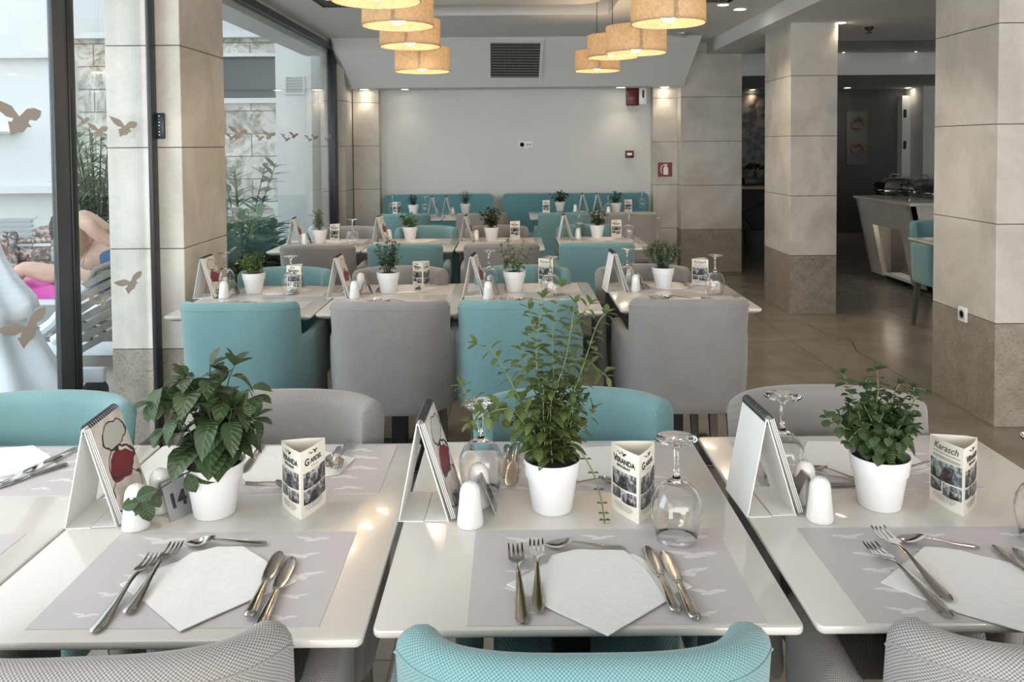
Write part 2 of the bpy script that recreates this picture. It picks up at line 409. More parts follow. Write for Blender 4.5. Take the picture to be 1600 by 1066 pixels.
def column(x0, x1, y0, y1, top, joints, base, name='column'):
    b = MB(); b.mi = 1; g = .0018
    b.box(x0 + .005, x1 - .005, y0 + .005, y1 - .005, 0, top)
    zs = [0] + joints + [top]
    for i in range(len(zs) - 1):
        b.mi = 2 if zs[i + 1] <= base + .01 else 0
        b.box(x0, x1, y0, y1, zs[i] + (g if i else 0), zs[i + 1] - (g if i < len(zs) - 2 else 0), .0025, 1)
    return struct(b.build(name, ['stone', 'joint', 'stonebase']))
def jts(z0, n, s=.505): return [z0 + s * i for i in range(n)]
# left column: cuts the glazing line
cA = at(286, 0, 0)
column(-1.95, -1.59, 3.84, 4.42, 2.6, jts(.475, 5, .49), .475)
column(2.44, 3.15, 4.0, 4.6, 2.6, jts(.53, 5, .505), .53)
column(2.35, 2.745, 6.72, 7.4, 2.47, jts(.50, 4, .507), .50)
column(1.91, 2.60, 9.0, 9.6, 2.60, jts(.485, 5, .50), .485)
column(1.63, 1.91, 9.2, 9.5, 2.12, jts(.485, 4, .50), .2)          # pilaster right of the wall
column(-1.83, -1.53, 9.2, 9.5, 2.12, jts(.46, 4, .50), .2)         # pilaster left of the wall
column(-2.1, -1.84, 8.78, 9.3, 2.6, jts(.46, 5, .50), .2)          # pier at the end of the window

struct(MB().box(-1.9, 2.0, 9.35, 9.5, 0, 2.6).build('wall_back', 'plaster', smooth=0))
# sloping bulkhead with soffit
b = MB()
b.hexa([(-1.78, 8.95, 2.11), (1.93, 8.95, 2.11), (2.02, 9.4, 2.11), (-2.1, 9.4, 2.11)],
       [(-1.90, 8.45, 2.6), (2.02, 8.45, 2.6), (2.02, 9.4, 2.6), (-2.1, 9.4, 2.6)])
struct(b.build('bulkhead', 'ceiling', smooth=0))

# main ceiling with the recessed tray
b = MB()
HX0, HX1, HY0, HY1 = -.92, .86, 2.2, 7.05
b.box(-2.1, HX0, -3.8, 9.4, 2.6, 2.75); b.box(HX1, 2.25, -3.8, 9.4, 2.6, 2.75)
b.box(HX0, HX1, -3.8, HY0, 2.6, 2.75); b.box(HX0, HX1, HY1, 9.4, 2.6, 2.75)
struct(b.build('ceiling', 'ceiling', smooth=0))
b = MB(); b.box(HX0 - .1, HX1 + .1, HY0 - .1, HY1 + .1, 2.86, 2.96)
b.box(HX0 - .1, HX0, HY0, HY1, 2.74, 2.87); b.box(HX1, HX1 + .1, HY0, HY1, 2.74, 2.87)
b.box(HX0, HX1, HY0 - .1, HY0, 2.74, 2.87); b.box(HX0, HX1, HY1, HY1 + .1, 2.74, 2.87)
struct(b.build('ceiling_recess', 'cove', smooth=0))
pts = []
for cx, cy, a0 in ((.52, 6.32, 0), (-.62, 6.32, 90), (-.62, 2.7, 180), (.52, 2.7, 270)):
    for i in range(9):
        a = R(a0 + i * 11.25); pts.append((cx + .2 * math.cos(a), cy + .2 * math.sin(a) + .03 * math.sin(cx * 4), 2.6))
struct(MB().prism(pts, (0, 0, .1)).build('ceiling_island', 'ceiling'))

# lower ceiling of the right-hand room
b = MB(); BX = 2.2
b.box(BX, BX + .06, -3.8, 9.0, 2.465, 2.75)
b.box(BX + .06, 9, -3.8, 7.95, 2.465, 2.75); b.box(2.6, 9, 7.95, 10.2, 2.60, 2.75)
b.box(BX + .06, 2.62, 7.95, 9.6, 2.465, 2.75)
b.box(2.6, 9, 10.2, 13, 2.32, 2.75)
struct(b.build('ceiling_right', 'ceiling', smooth=0))
struct(MB().box(2.6, 9, 7.96, 8.02, 2.47, 2.60).build('shadow_gap_strip', 'cove', smooth=0))  # dark-painted strip for the shade in the gap at the recess edge
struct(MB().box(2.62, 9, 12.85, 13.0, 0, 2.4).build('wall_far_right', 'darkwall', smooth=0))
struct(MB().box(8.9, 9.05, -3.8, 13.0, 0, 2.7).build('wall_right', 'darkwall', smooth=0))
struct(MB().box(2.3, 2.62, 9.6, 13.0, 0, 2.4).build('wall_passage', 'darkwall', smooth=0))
# lighter return wall and door jamb at far right
struct(MB().box(6.35, 9, 12.3, 12.86, 0, 2.32).build('wall_return', 'plaster', smooth=0))
b = MB(); b.box(6.22, 6.35, 12.7, 12.85, 0, 2.2); b.mi = 1
for z in (1.85, 1.35): b.box(6.24, 6.27, 12.66, 12.7, z, z + .13)
struct(b.build('door_1', ['ceiling', 'iron'], smooth=0))

# ------------------------------------------------------------------ glazing
GX = -1.745
def pane(name, x, y0, y1, z0, z1):
    return struct(MB().box(x - .004, x + .004, y0, y1, z0, z1).build(name, 'pane', smooth=0))
# near sliding doors
# hairline crack in the floor
ck = [at(x, y, 0) for x, y in ((1236, 499), (1262, 508), (1290, 522), (1318, 524), (1332, 535), (1338, 548), (1362, 562), (1392, 578), (1412, 590), (1440, 604))]
b = MB()
for i in range(len(ck) - 1):
    a, c = ck[i], ck[i + 1]; n = (c - a).cross(Vector((0, 0, 1))).normalized() * .004; h = Vector((0, 0, .0006)); b.poly([a - n + h, c - n + h, c + n + h, a + n + h])
b.build('crack', 'joint', bpy.data.objects['floor'], 0)
r1 = struct(MB().box(GX - .03, GX + .03, -3.6, 3.84, 2.5, 2.6).box(GX - .03, GX + .03, -3.6, 3.84, 0, .05).build('window_1', 'greyframe'))
for i, (y0, y1, m_, dx) in enumerate(((3.03, 3.128, 'greyframe', .0), (3.132, 3.175, 'black', .004), (3.775, 3.838, 'black', .03), (.3, .4, 'greyframe', 0))):
    o = struct(MB().box(GX - .010 + dx, GX + .010 + dx, y0, y1, .05, 2.5, .004).build('window_frame', m_, r1))
    del o['kind']
for y0, y1 in ((-3.6, .3), (.4, 3.03), (3.175, 3.775)):
    o = MB().box(GX - .004, GX + .004, y0, y1, .05, 2.5).build('glass_pane', 'pane', r1, smooth=0)
# far window
FX = -1.95
r2 = struct(MB().box(FX - .03, FX + .03, 4.42, 8.78, 2.5, 2.56).box(FX - .03, FX + .03, 4.42, 8.78, 0, .06).build('window_2', 'black'))
MB().box(FX - .04, FX + .035, 8.62, 8.78, .05, 2.52, .004).build('window_frame', 'black', r2)
MB().box(FX - .004, FX + .004, 4.42, 8.62, .06, 2.5).build('glass_pane', 'pane', r2, smooth=0)
struct(MB().box(FX - .30, FX - .04, 4.42, 8.78, 2.45, 2.75).build('window_head', 'extwall', smooth=0))
struct(MB().box(-2.1, FX, 4.42, 9.4, 2.56, 2.62).build('trim_2', 'ceiling', smooth=0))

# frosted bird decals stuck to the glass (gulls in flight)
def decal(px, py, wpx, X, label, rot=0, flip=1, group='bird decals on the glass'):
    c = atx(px, py, X); y2 = atx(px + wpx / 2, py, X).y; y1 = atx(px - wpx / 2, py, X).y; s = (y2 - y1)
    hs = abs(atx(px, py - wpx / 2, X).z - atx(px, py + wpx / 2, X).z)
    b = MB(); pp = []
    for u, v in BIRD:
        u *= flip; ur = u * math.cos(rot) - v * math.sin(rot); vr = u * math.sin(rot) + v * math.cos(rot)
        pp.append((c.x + .0045, c.y + ur * s, c.z + vr * hs))
    b.prism(pp, (.0006, 0, 0))
    return tag(b.build('bird_decal', 'decal', smooth=0), label, 'decal', group)
for a in ((26, 182, 78, GX, 'large frosted bird decal high on the left glass, cut by picture edge'), (192, 197, 44, GX, 'frosted bird decal on glass in front of white column, upper row'),
          (151, 203, 33, GX, 'mid-sized frosted bird decal on the glass above the oleander'), (128, 187, 22, GX, 'smallest frosted bird decal beside black door frame, upper row'),
          (201, 441, 44, GX, 'frosted bird decal low on glass in front of white column', .25), (37, 512, 78, GX, 'large frosted bird decal low on the left glass before white cloth', .3),
          (140, 462, 22, GX, 'small frosted bird decal over the lounger slats', .3), (158, 472, 26, GX, 'pale frosted bird decal beside the lounger backrest', .3)):
    decal(*a)
fx = [(371, 207, 30, 'big first bird decal at near end of far window'), (360, 214, 16, 'half hidden bird decal next to the left column edge'), (397, 207, 9, 'tiny bird decal before the broad second gull'), (405, 215, 14, 'small low bird decal below broad second gull'), (419, 211, 20, 'broad second bird decal over rough stone joint'),
      (441, 211, 8, 'tiny bird decal left of third gull'), (447, 217, 12, 'small low bird decal below third gull'), (458, 211, 15, 'third broad bird decal over pale outside pilaster'), (478, 213, 7, 'tiny bird decal left of fourth gull'),
      (483, 218, 9, 'small low bird decal below fourth gull'), (491, 214, 12, 'fourth bird decal near end of far window'), (510, 217, 8, 'low bird decal beside the far window post'), (516, 212, 9, 'last bird decal against the far window post')]
for px, py, wd, lb in fx: decal(px, py, wd, FX, lb, group='bird decals on the far window')

# ------------------------------------------------------------------ wall fittings
def ptY(px, py, Y): return aty(px, py, Y)
c = ptY(821, 226, 9.35)
t = thing('wall_socket', 'white double wall socket in middle of the pale back wall', 'socket', c)
MB().box(-.083, .083, -.012, 0, -.04, .04, .004).build('plate', 'whiteplast', t)
MB().lathe([(.028, 0), (.028, .003), (.022, .003), (.020, -.004)], 20, mx=Matrix.Translation((-.04, -.012, 0)) @ Matrix.Rotation(PI / 2, 4, 'X')).build('socket_ring', 'inkgrey', t)
for dx in (.025, .055): MB().box(dx - .009, dx + .009, -.015, -.011, -.01, .01).build('data_port', 'inkgrey', t)
c = ptY(987, 152, 9.35)
t = thing('alarm_sounder', 'dark red fire alarm sounder high at right end of back wall', 'alarm', c)
MB().box(-.07, .07, -.07, 0, -.10, .10, .012).build('housing', 'red', t); MB().box(-.05, .05, -.076, -.069, -.05, .03, .003).build('grille', 'red', t)
c = ptY(1003, 151, 9.35)
t = thing('air_freshener', 'white dispenser box beside the dark red alarm', 'dispenser', c)
MB().box(-.045, .045, -.09, 0, -.10, .10, .01).build('housing', 'whiteplast', t); MB().box(-.012, .012, -.095, -.088, -.02, .07, .003).build('slot', 'iron', t)
c = ptY(983, 241, 9.35)
t = thing('call_point', 'small dark red alarm call point with white plate on back wall', 'alarm', c)
MB().box(-.048, .048, -.04, 0, -.042, .042, .005).build('housing', 'red', t); MB().box(-.028, .028, -.044, -.039, -.012, .016).build('plate', 'whiteplast', t)
c = ptY(1039, 265, 9.2)
t = thing('extinguisher_sign', 'red square sign with white fire extinguisher symbol on pilaster', 'sign', c)
MB().box(-.082, .082, -.006, 0, -.082, .082).build('panel', 'signred', t)
b = MB(); pr = [(.028, -.06), (.028, .015), (.022, .028), (.010, .036), (.010, .05), (-.010, .05), (-.010, .036), (-.022, .028), (-.028, .015), (-.028, -.06)]
b.prism([(x + .008, -.0075, z) for x, z in pr], (0, .001, 0)); b.prism([(x, -.0075, z) for x, z in ((-.02, .05), (.03, .05), (.03, .062), (-.02, .062))], (0, .001, 0))
hp_ = [(-.012, .058), (-.035, .052), (-.05, .03), (-.052, -.01), (-.045, -.045), (-.036, -.045), (-.043, -.01), (-.041, .026), (-.03, .043), (-.012, .048)]
b.prism([(x, -.0075, z) for x, z in hp_], (0, .001, 0)); b.build('extinguisher_symbol', 'whiteplast', t, 0)
c = atx(1506, 491, 2.44)
t = thing('wall_socket', 'single white socket low on the side of the nearest right column', 'socket', c)
MB().box(-.012, 0, -.04, .04, -.04, .04, .004).build('plate', 'whiteplast', t)
MB().lathe([(.024, 0), (.024, .003), (.018, .003), (.016, -.004)], 20, mx=Matrix.Translation((-.012, 0, 0)) @ Matrix.Rotation(-PI / 2, 4, 'Y')).build('socket_ring', 'inkgrey', t)
c = ptY(249, 197, 3.84)
t = thing('keypad', 'black access keypad with small blue lights on the left column', 'keypad', c)
MB().box(-.026, .03, -.022, 0, -.062, .062, .004).build('housing', 'wire', t)
for i in range(7):
    for j in range(2):
        MB().box(-.016 + j * .022, -.010 + j * .022, -.0235, -.0215, .045 - i * .015, .049 - i * .015).build('key_light', 'blueled' if (i * 2 + j) % 3 else 'inkgrey', t, 0)
# vent on the sloping bulkhead
nrm = Vector((0, -.7, -.7))
def bulk(px, py):               # point on the sloping face
    d = ray(px, py); p0 = Vector((0, 8.95, 2.11)); n = Vector((0, .49, .5)).normalized()
    n = Vector((0, -(.49), -(.5))); n = Vector((0, 1, 0)).cross(Vector((1, 0, 0))) if False else Vector((0, .49, .5)).normalized()
    return EYE + d * ((p0 - EYE).dot(n) / d.dot(n))
A, B_, C_ = bulk(761, 61), bulk(850, 61), bulk(761, 124)
ux = (B_ - A); uy = (C_ - A); W_, H_ = ux.length, uy.length; ux.normalize(); uy.normalize(); un = ux.cross(uy).normalized()
if un.y > 0: un = -un
VM = Matrix((( ux.x, uy.x, un.x, A.x), (ux.y, uy.y, un.y, A.y), (ux.z, uy.z, un.z, A.z), (0, 0, 0, 1)))
t = thing('air_vent', 'square dark louvred air vent on the sloping bulkhead above back wall', 'vent', (0, 0, 0)); t.matrix_world = VM
b = MB(); f = .035
b.box(0, W_, 0, f, 0, .02); b.box(0, W_, H_ - f, H_, 0, .02); b.box(0, f, f, H_ - f, 0, .02); b.box(W_ - f, W_, f, H_ - f, 0, .02); b.build('frame', 'ceiling', t, 0)
MB().box(f, W_ - f, f, H_ - f, .001, .004).build('backing', 'iron', t, 0)
b = MB()
for i in range(13):
    y = f + (H_ - 2 * f) * (i + .5) / 13; b.box(f, W_ - f, y - .004, y + .004, .004, .014)
for i in range(26):
    x = f + (W_ - 2 * f) * (i + .5) / 26; b.box(x - .0015, x + .0015, f, H_ - f, .006, .012)
b.build('louvres', 'inkgrey', t, 0)
# ceiling grille and detectors
def grille(cx, cy, sx, sy, label, z=2.6):
    t = thing('ceiling_grille', label, 'vent', (cx, cy, z))
    b = MB(); b.box(-sx, sx, -sy, -sy + .02, -.012, 0); b.box(-sx, sx, sy - .02, sy, -.012, 0); b.box(-sx, -sx + .02, -sy, sy, -.012, 0); b.box(sx - .02, sx, -sy, sy, -.012, 0); b.build('frame', 'iron', t, 0)
    MB().box(-sx, sx, -sy, sy, -.002, -.001).build('backing', 'wire', t, 0)
    b = MB(); n = int(sx * 2 / .03)
    for i in range(n): b.box(-sx + .03 * i + .01, -sx + .03 * i + .016, -sy, sy, -.01, -.002)
    b.build('louvres', 'inkgrey', t, 0)
p = at(522, 4, 2.6); grille(p.x, p.y, .13, .16, 'dark ceiling grille above the window head')
p = at(1108, 2, 2.6); grille(p.x + .05, p.y - .12, .12, .12, 'dark ceiling grille behind the right-hand lamps')
def disc(name, px, py, z, r, h, m_, label, cat):
    p = at(px, py, z); t = thing(name, label, cat, p)
    MB().lathe([(r, 0), (r, -h * .5), (r * .7, -h), (0.001, -h)], 28).build('cover', m_, t); MB().lathe([(r * 1.12, 0), (r * 1.12, -.006), (r * .9, -.008)], 28).build('rim', m_, t); return t
disc('smoke_detector', 1066, 52, 2.6, .08, .03, 'alu', 'round grey smoke detector on the ceiling right of the lamps', 'detector')
t = disc('sprinkler', 1358, 42, 2.465, .035, .03, 'iron', 'small dark sprinkler head on right-hand room ceiling', 'sprinkler')
MB().lathe([(.012, 0), (.012, -.05), (.03, -.052), (.03, -.056), (.001, -.056)], 12).build('nozzle', 'iron', t)
def downlight(px, py, z, label, r=.045, power=6, spot=True, P=None):
    p = P or at(px, py, z); t = thing('downlight', label, 'light', p, group='recessed downlights')
    MB().lathe([(r * 1.25, 0), (r * 1.25, -.004), (r, -.006), (r, -.001)], 24, caps=False).build('trim_ring', 'whiteplast', t)
    MB().lathe([(r * .95, -.0015), (.001, -.0025)], 24).build('lens', 'led', t)
    if spot:
        l = bpy.data.lights.new('downlight_beam', 'SPOT'); l.energy = power; l.spot_size = R(95); l.spot_blend = .8; l.color = (1, .84, .64); l.shadow_soft_size = .04
        o = bpy.data.objects.new('downlight_beam', l); COL.objects.link(o); o.parent = t; o.location = (0, 0, -.02)
downlight(0, 0, 0, 'lit downlight in soffit above the left pilaster', P=Vector((-1.68, 9.12, 2.11)), power=4, r=.05)
downlight(0, 0, 0, 'lit downlight in soffit at left end of the back wall', P=Vector((-1.22, 9.15, 2.11)), power=2, r=.04)
downlight(0, 0, 0, 'lit downlight in soffit near the alarm', P=Vector((1.25, 9.12, 2.11)), power=4, r=.05)
downlight(0, 0, 0, 'lit downlight in soffit above the extinguisher sign pilaster', P=Vector((1.75, 9.12, 2.11)), power=4, r=.05)
downlight(1156, 14, 2.6, 'lit downlight on main ceiling right of the hanging lamps', power=22, r=.05)
downlight(1313, 35, 2.465, 'lit downlight beside the top of the middle column', power=14, r=.045)
downlight(1161, 86, 2.60, 'lit downlight past the back column top', power=2, r=.05)
downlight(1176, 140, 2.32, 'lit downlight above the black and white mural', power=9, r=.05)
downlight(1324, 137, 2.32, 'lit downlight above the shell picture', power=2, r=.05)
downlight(1419, 137, 2.32, 'lit downlight left of the far door jamb', power=.6, r=.05)
for px, py, lb in ((1339, 91, 'second pin light right of the middle column'), (1355, 86, 'third pin light right of the middle column'), (1413, 85, 'pin light in the recess above the counter end'), (1394, 91, 'low pin light in the recess above the shell picture'), (1431, 81, 'pin light high in the recess above the door jamb'), (1456, 90, 'pin light next to the nearest right column'), (1318, 82, 'pin light touching the middle column edge'), (1177, 88, 'pin light in the gap above the mural')):
    P_ = at(px, py, 2.60); tag(MB().lathe([(.012, 0), (.012, -.003), (.001, -.004)], 10, c=P_).build('star_light', 'star'), lb, 'light', 'pin lights in the ceiling recess')
# unseen lamps assumed on the main ceiling, over and behind the front tables
for (x, y, pw) in ((1.75, 2.2, 20), (-1.4, 1.5, 20), (1.75, 4.4, 20), (-1.4, 6.2, 12), (1.75, 6.6, 14)):
    downlight(0, 0, 0, 'lit downlight on main ceiling out of the picture, %s' % {2.2: 'over the front right table', 1.5: 'over the front left table', 4.4: 'between the first two right columns', 6.2: 'beside the far window', 6.6: 'beside the middle column'}[y], P=Vector((x, y, 2.6)), power=pw)

# ------------------------------------------------------------------ pendant lamps
def pendant(cx, cy, zb, label, r=.19, h=.165, top=2.6, first=None, power=19):
    if first:
        r_ = dup(first, (cx, cy, zb), label=label); return r_
    t = thing('pendant_lamp', label, 'lamp', (cx, cy, zb), group='drum pendant lamps')
    b = MB(); b.lathe([(r, 0), (r, h), (r - .003, h), (r - .003, 0), (r, 0)], 56, caps=False)
    b.box(-.008, .008, -r - .0025, -r + .001, 0, h); shd = b.build('shade', 'shade', t)
    b = MB(); b.lathe([(r + .0015, -.001), (r + .0015, .007), (r - .004, .007), (r - .004, -.001), (r + .0015, -.001)], 56, caps=False); b.build('rim', 'shade', shd)
    b = MB()
    for a in (0, 120, 240): b.tube([(.03 * math.cos(R(a)), .03 * math.sin(R(a)), h - .01), ((r - .003) * math.cos(R(a)), (r - .003) * math.sin(R(a)), h - .01)], .002, 6)
    b.build('spider', 'alu', t)
    MB().lathe([(.02, h + .03), (.02, h - .05), (.001, h - .05)], 16).build('lamp_holder', 'whiteplast', t)
    MB().lathe([(.001, .004), (.022, .010), (.040, .03), (.045, .052), (.038, .078), (.02, .105), (.016, .12)], 24).build('bulb', 'bulb', t)
    MB().tube([(0, 0, h + .02), (0, 0, top - zb)], .003, 6).build('cord', 'iron', t)
    MB().lathe([(.05, top - zb), (.05, top - zb - .02), (.012, top - zb - .03)], 20).build('ceiling_rose', 'ceiling', t)
    l = bpy.data.lights.new('lamp_glow', 'POINT'); l.energy = power; l.color = (1, .72, .42); l.shadow_soft_size = .05
    o = bpy.data.objects.new('lamp_glow', l); COL.objects.link(o); o.parent = t; o.location = (0, 0, .055)
    return t
lamps = [(660, 112, 85, 'farthest of the left-hand row of drum lamps'), (641, 73, 94, 'second farthest drum lamp of the left-hand row'), (622, 41, 111, 'third drum lamp of left row, showing its bulb'),
         (588, 2, 138, 'nearest left drum lamp, cut by the top of the picture'), (933, 111, 70, 'farthest and lowest drum lamp of the right-hand group'), (957, 90, 78, 'right-hand drum lamp partly behind its brighter neighbour'),
         (994, 83, 94, 'wide bright drum lamp in the middle of right group'), (1044, 37, 115, 'large near drum lamp at right, below the top edge')]
lp = None
def ceil_h(x, y): return 2.86 if (.74 < x < .86 or 6.52 < y < 7.05) and (-.92 < x < .86 and 2.2 < y < 7.05) else 2.6
for px, py, wd, lb in lamps:
    Y = FPX * .38 / wd; c = aty(px, py, Y)
    if lp is None: lp = pendant(c.x, c.y, c.z, lb, top=2.6); zr = 2.6 - c.z
    else:
        o = pendant(c.x, c.y, c.z, lb, first=lp)
    # the cord reaches the ceiling: rebuild it when the height differs
    if wd != 85:
        for ch in o.children:
            if ch.name.startswith('cord'): ch.data = ch.data.copy(); ch.data.transform(Matrix.Diagonal((1, 1, (ceil_h(c.x, c.y) - c.z) / zr, 1)))
            if ch.name.startswith('ceiling_rose'): ch.location.z = ceil_h(c.x, c.y) - c.z - zr
# ------------------------------------------------------------------ armchairs
def chair_proto(fab):
    t = thing('tub_armchair', 'x', 'chair')
    a_, b_, n_ = .211, .152, 2.7
    pts = []
    for i in range(7): pts.append((a_ + .008, .20 - (.26) * i / 7))
    K = 40
    for i in range(K + 1):
        th = PI / 2 * i / (K / 2)
        ct, st = math.cos(th), math.sin(th)
        pts.append(((a_ + .008) * math.copysign(abs(ct) ** (2 / n_), ct), -.06 - b_ * abs(st) ** (2 / n_)))
    for i in range(6, -1, -1): pts.append((-(a_ + .008), .20 - .26 * i / 7))
    pts = [Vector((x + math.copysign(.030 * min(1, max(0, (y + .13) / .10)), x), y)) for x, y in pts]
    # resample evenly
    L = [0]
    for i in range(1, len(pts)): L.append(L[-1] + (pts[i] - pts[i - 1]).length)
    N = 110; rs = []
    for i in range(N + 1):
        s = L[-1] * i / N; j = max(k for k in range(len(L)) if L[k] <= s + 1e-9); j = min(j, len(L) - 2)
        rs.append(pts[j].lerp(pts[j + 1], (s - L[j]) / max(1e-9, L[j + 1] - L[j])))
    rings = []; uvs = []; seam = []
    zb = .37
    for i, p in enumerate(rs):
        tg = (rs[min(i + 1, N)] - rs[max(i - 1, 0)]).normalized(); nr = Vector((-tg.y, tg.x)) * -1
        if nr.dot(p - Vector((0, .02))) < 0: nr = -nr
        s = L[-1] * i / N
        back = 0
        d = p.y + .118                                     # >0 arm, <0 back panel
        st = min(1, max(0, (-d + .008) / .016)); st = st * st * (3 - 2 * st)
        arm = .672 + .012 * min(1, max(0, (p.y + .1) / .25))
        if p.y > .15: arm -= .02 * ((p.y - .15) / .05) ** 2
        top_b = .838 - .008 * (p.x / .2) ** 2
        corner = max(0, (p.y + .142) / .024); top_b -= .022 * min(1, corner) ** 2
        zt = arm * (1 - st) + top_b * st
        th = .0265 + .001 * st
        if i < 4: th *= math.sqrt(1 - ((4 - i) / 4.6) ** 2)
        if N - i < 4: th *= math.sqrt(1 - ((4 - (N - i)) / 4.6) ** 2)
        bk = min(1, max(0, (-p.y - .06) / .12))
        def P(off, z):
            fl = 1 + .055 * max(0, (z - .6) / .24) * st
            lean = -.022 * max(0, (z - .45) / .39) ** 1.3 * bk
            taper = 1 - .05 * max(0, (.55 - z) / .2) ** 1.5
            q = p + nr * off
            return Vector((q.x * fl * taper, q.y * (1 if bk < .01 else 1) * (taper if q.y < 0 else 1) + lean, z))
        ring = []; uv = []; nz = 12; rr = min(th, .026)
        for k in range(nz + 1):
            z = zb + .012 + (zt - rr - zb - .012) * k / nz; ring.append(P(th, z)); uv.append((s, z))
        for k in range(1, 6):
            a = PI * k / 6; ring.append(P(th * math.cos(a), zt - rr + rr * math.sin(a))); uv.append((s, zt - rr + .08 * k / 6))
        for k in range(nz, -1, -1):
            z = zb + .012 + (zt - rr - zb - .012) * k / nz; ring.append(P(-th, z)); uv.append((s, z + .06))
        ring.append(P(-th * .5, zb)); uv.append((s, zb)); ring.append(P(th * .5, zb)); uv.append((s, zb))
        rings.append(ring); uvs.append(uv)
        if st > .98: seam.append(P(th + .0008, zt - .028))
    b = MB(); b.loft(rings, uvs=uvs); sh_ = b.build('backrest_shell', fab, t, 60)
    b = MB(); b.tube(seam, .0018, 6); b.build('piping', fab, sh_)
    # seat cushion
    def rr_(sx, y0, y1, z, r=.05):
        o = []
        for cx, cy, a0 in ((sx - r, y1 - r, 0), (-sx + r, y1 - r, 90), (-sx + r, y0 + r, 180), (sx - r, y0 + r, 270)):
            for i in range(6):
                a = R(a0 + 18 * i); o.append((cx + r * math.cos(a), cy + r * math.sin(a), z))
        return o
    b = MB(); fx = .19
    prof = ((-.02, .375), (0, .385), (0, .45), (-.006, .468), (-.02, .478), (-.06, .484))
    b.loft([rr_(fx + d, -.165 - d, .225 + d, z) for d, z in prof], uvs=[[(q[0] , q[1]) for q in rr_(fx + d, -.165 - d, .225 + d, z)] for d, z in prof]); b.build('seat', fab, t)
    for sx in (-1, 1):
        for y0, y1 in ((.165, .185), (-.145, -.185)):
            b = MB(); x0 = sx * .175; x1 = sx * .19
            b.loft([[(x1 - .013, y1 - .013, 0), (x1 + .013, y1 - .013, 0), (x1 + .013, y1 + .013, 0), (x1 - .013, y1 + .013, 0)],
                    [(x0 - .021, y0 - .021, .38), (x0 + .021, y0 - .021, .38), (x0 + .021, y0 + .021, .38), (x0 - .021, y0 + .021, .38)]])
            b.build('leg', 'legwood', t, 20)
    return t
PROTO = {'teal': chair_proto('teal'), 'grey': chair_proto('grey')}
used = {}
def chair(colr, x, y, rz, label, group):
    if colr not in used:
        used[colr] = 1; t = PROTO[colr]; t.location = (x, y, 0); t.rotation_euler = (0, 0, rz); tag(t, label, 'chair', group); return t
    return dup(PROTO[colr], (x, y, 0), rz, label, group)
G = ['armchairs on the near side of the front tables', 'armchairs on the far side of the front tables', 'armchairs backing on to the second row', 'armchairs beyond the second row tables',
     'armchairs backing on to the third row', 'armchairs beyond the third row tables', 'armchairs facing the banquettes']
for c_, x, y, a, lb, g in [
    ('grey', -.545, 1.165, 3, 'grey woven armchair at bottom left, only its curved back rim showing', 0), ('teal', .088, 1.165, 0, 'teal armchair at bottom centre, wide rim nearest the camera', 0),
    ('grey', .735, 1.165, -2, 'grey woven armchair cut off at the bottom right corner', 0),
    ('teal', -1.17, 1.775, 180, 'teal armchair facing the camera at far left beside the glass door', 1), ('grey', -.56, 1.768, 180, 'grey armchair facing the camera behind the broad-leaved plant', 1),
    ('teal', .145, 1.772, 180, 'teal armchair facing the camera behind the tall mint', 1), ('grey', .765, 1.77, 180, 'grey armchair facing the camera behind the round-leaved plant', 1),
    ('teal', -1.11, 3.37, 0, 'teal armchair seen from behind beside the left column', 2), ('grey', -.50, 3.37, 0, 'grey armchair seen from behind, left of centre', 2),
    ('teal', .02, 3.37, 0, 'teal armchair seen from behind the tall mint', 2), ('grey', .715, 3.37, 0, 'grey armchair seen from behind at the right end of second row', 2),
    ('teal', -1.15, 3.86, 180, 'teal armchair behind second-row table beside the column', 3), ('grey', -.57, 3.86, 180, 'grey armchair behind the second-row bushy plant', 3),
    ('teal', .05, 3.86, 180, 'teal armchair behind the sparse second-row plant', 3), ('grey', .66, 3.86, 180, 'grey armchair behind the thyme pot', 3),
    ('grey', -1.25, 5.24, 0, 'grey armchair seen from behind by the far window', 4), ('teal', -.69, 5.24, 0, 'teal armchair seen from behind in the third row', 4),
    ('grey', -.07, 5.24, 0, 'grey armchair seen from behind in middle of the third row', 4), ('teal', .54, 5.24, 0, 'teal armchair seen from behind at right end of third row', 4),
    ('grey', -1.24, 5.95, 180, 'pale grey armchair behind third-row table at the window', 5), ('teal', -.66, 5.95, 180, 'bright teal armchair behind the light green third-row plant', 5),
    ('grey', -.12, 5.95, 180, 'brownish grey armchair behind the dark third-row plant', 5), ('teal', .58, 5.95, 180, 'teal armchair behind third-row table at the right', 5),
    ('teal', -1.0, 7.50, 0, 'teal armchair facing the left banquette', 6), ('grey', -.28, 7.50, 0, 'grey armchair facing the left banquette', 6),
    ('teal', .48, 7.50, 0, 'teal armchair facing the right banquette', 6), ('grey', 1.10, 7.50, 0, 'grey armchair facing right end of the banquette', 6),
    ('teal', 3.37, 6.10, 180, 'teal armchair half hidden behind the nearest right column', None)]:
    chair(c_, x, y, R(a), lb, G[g] if g is not None else None)

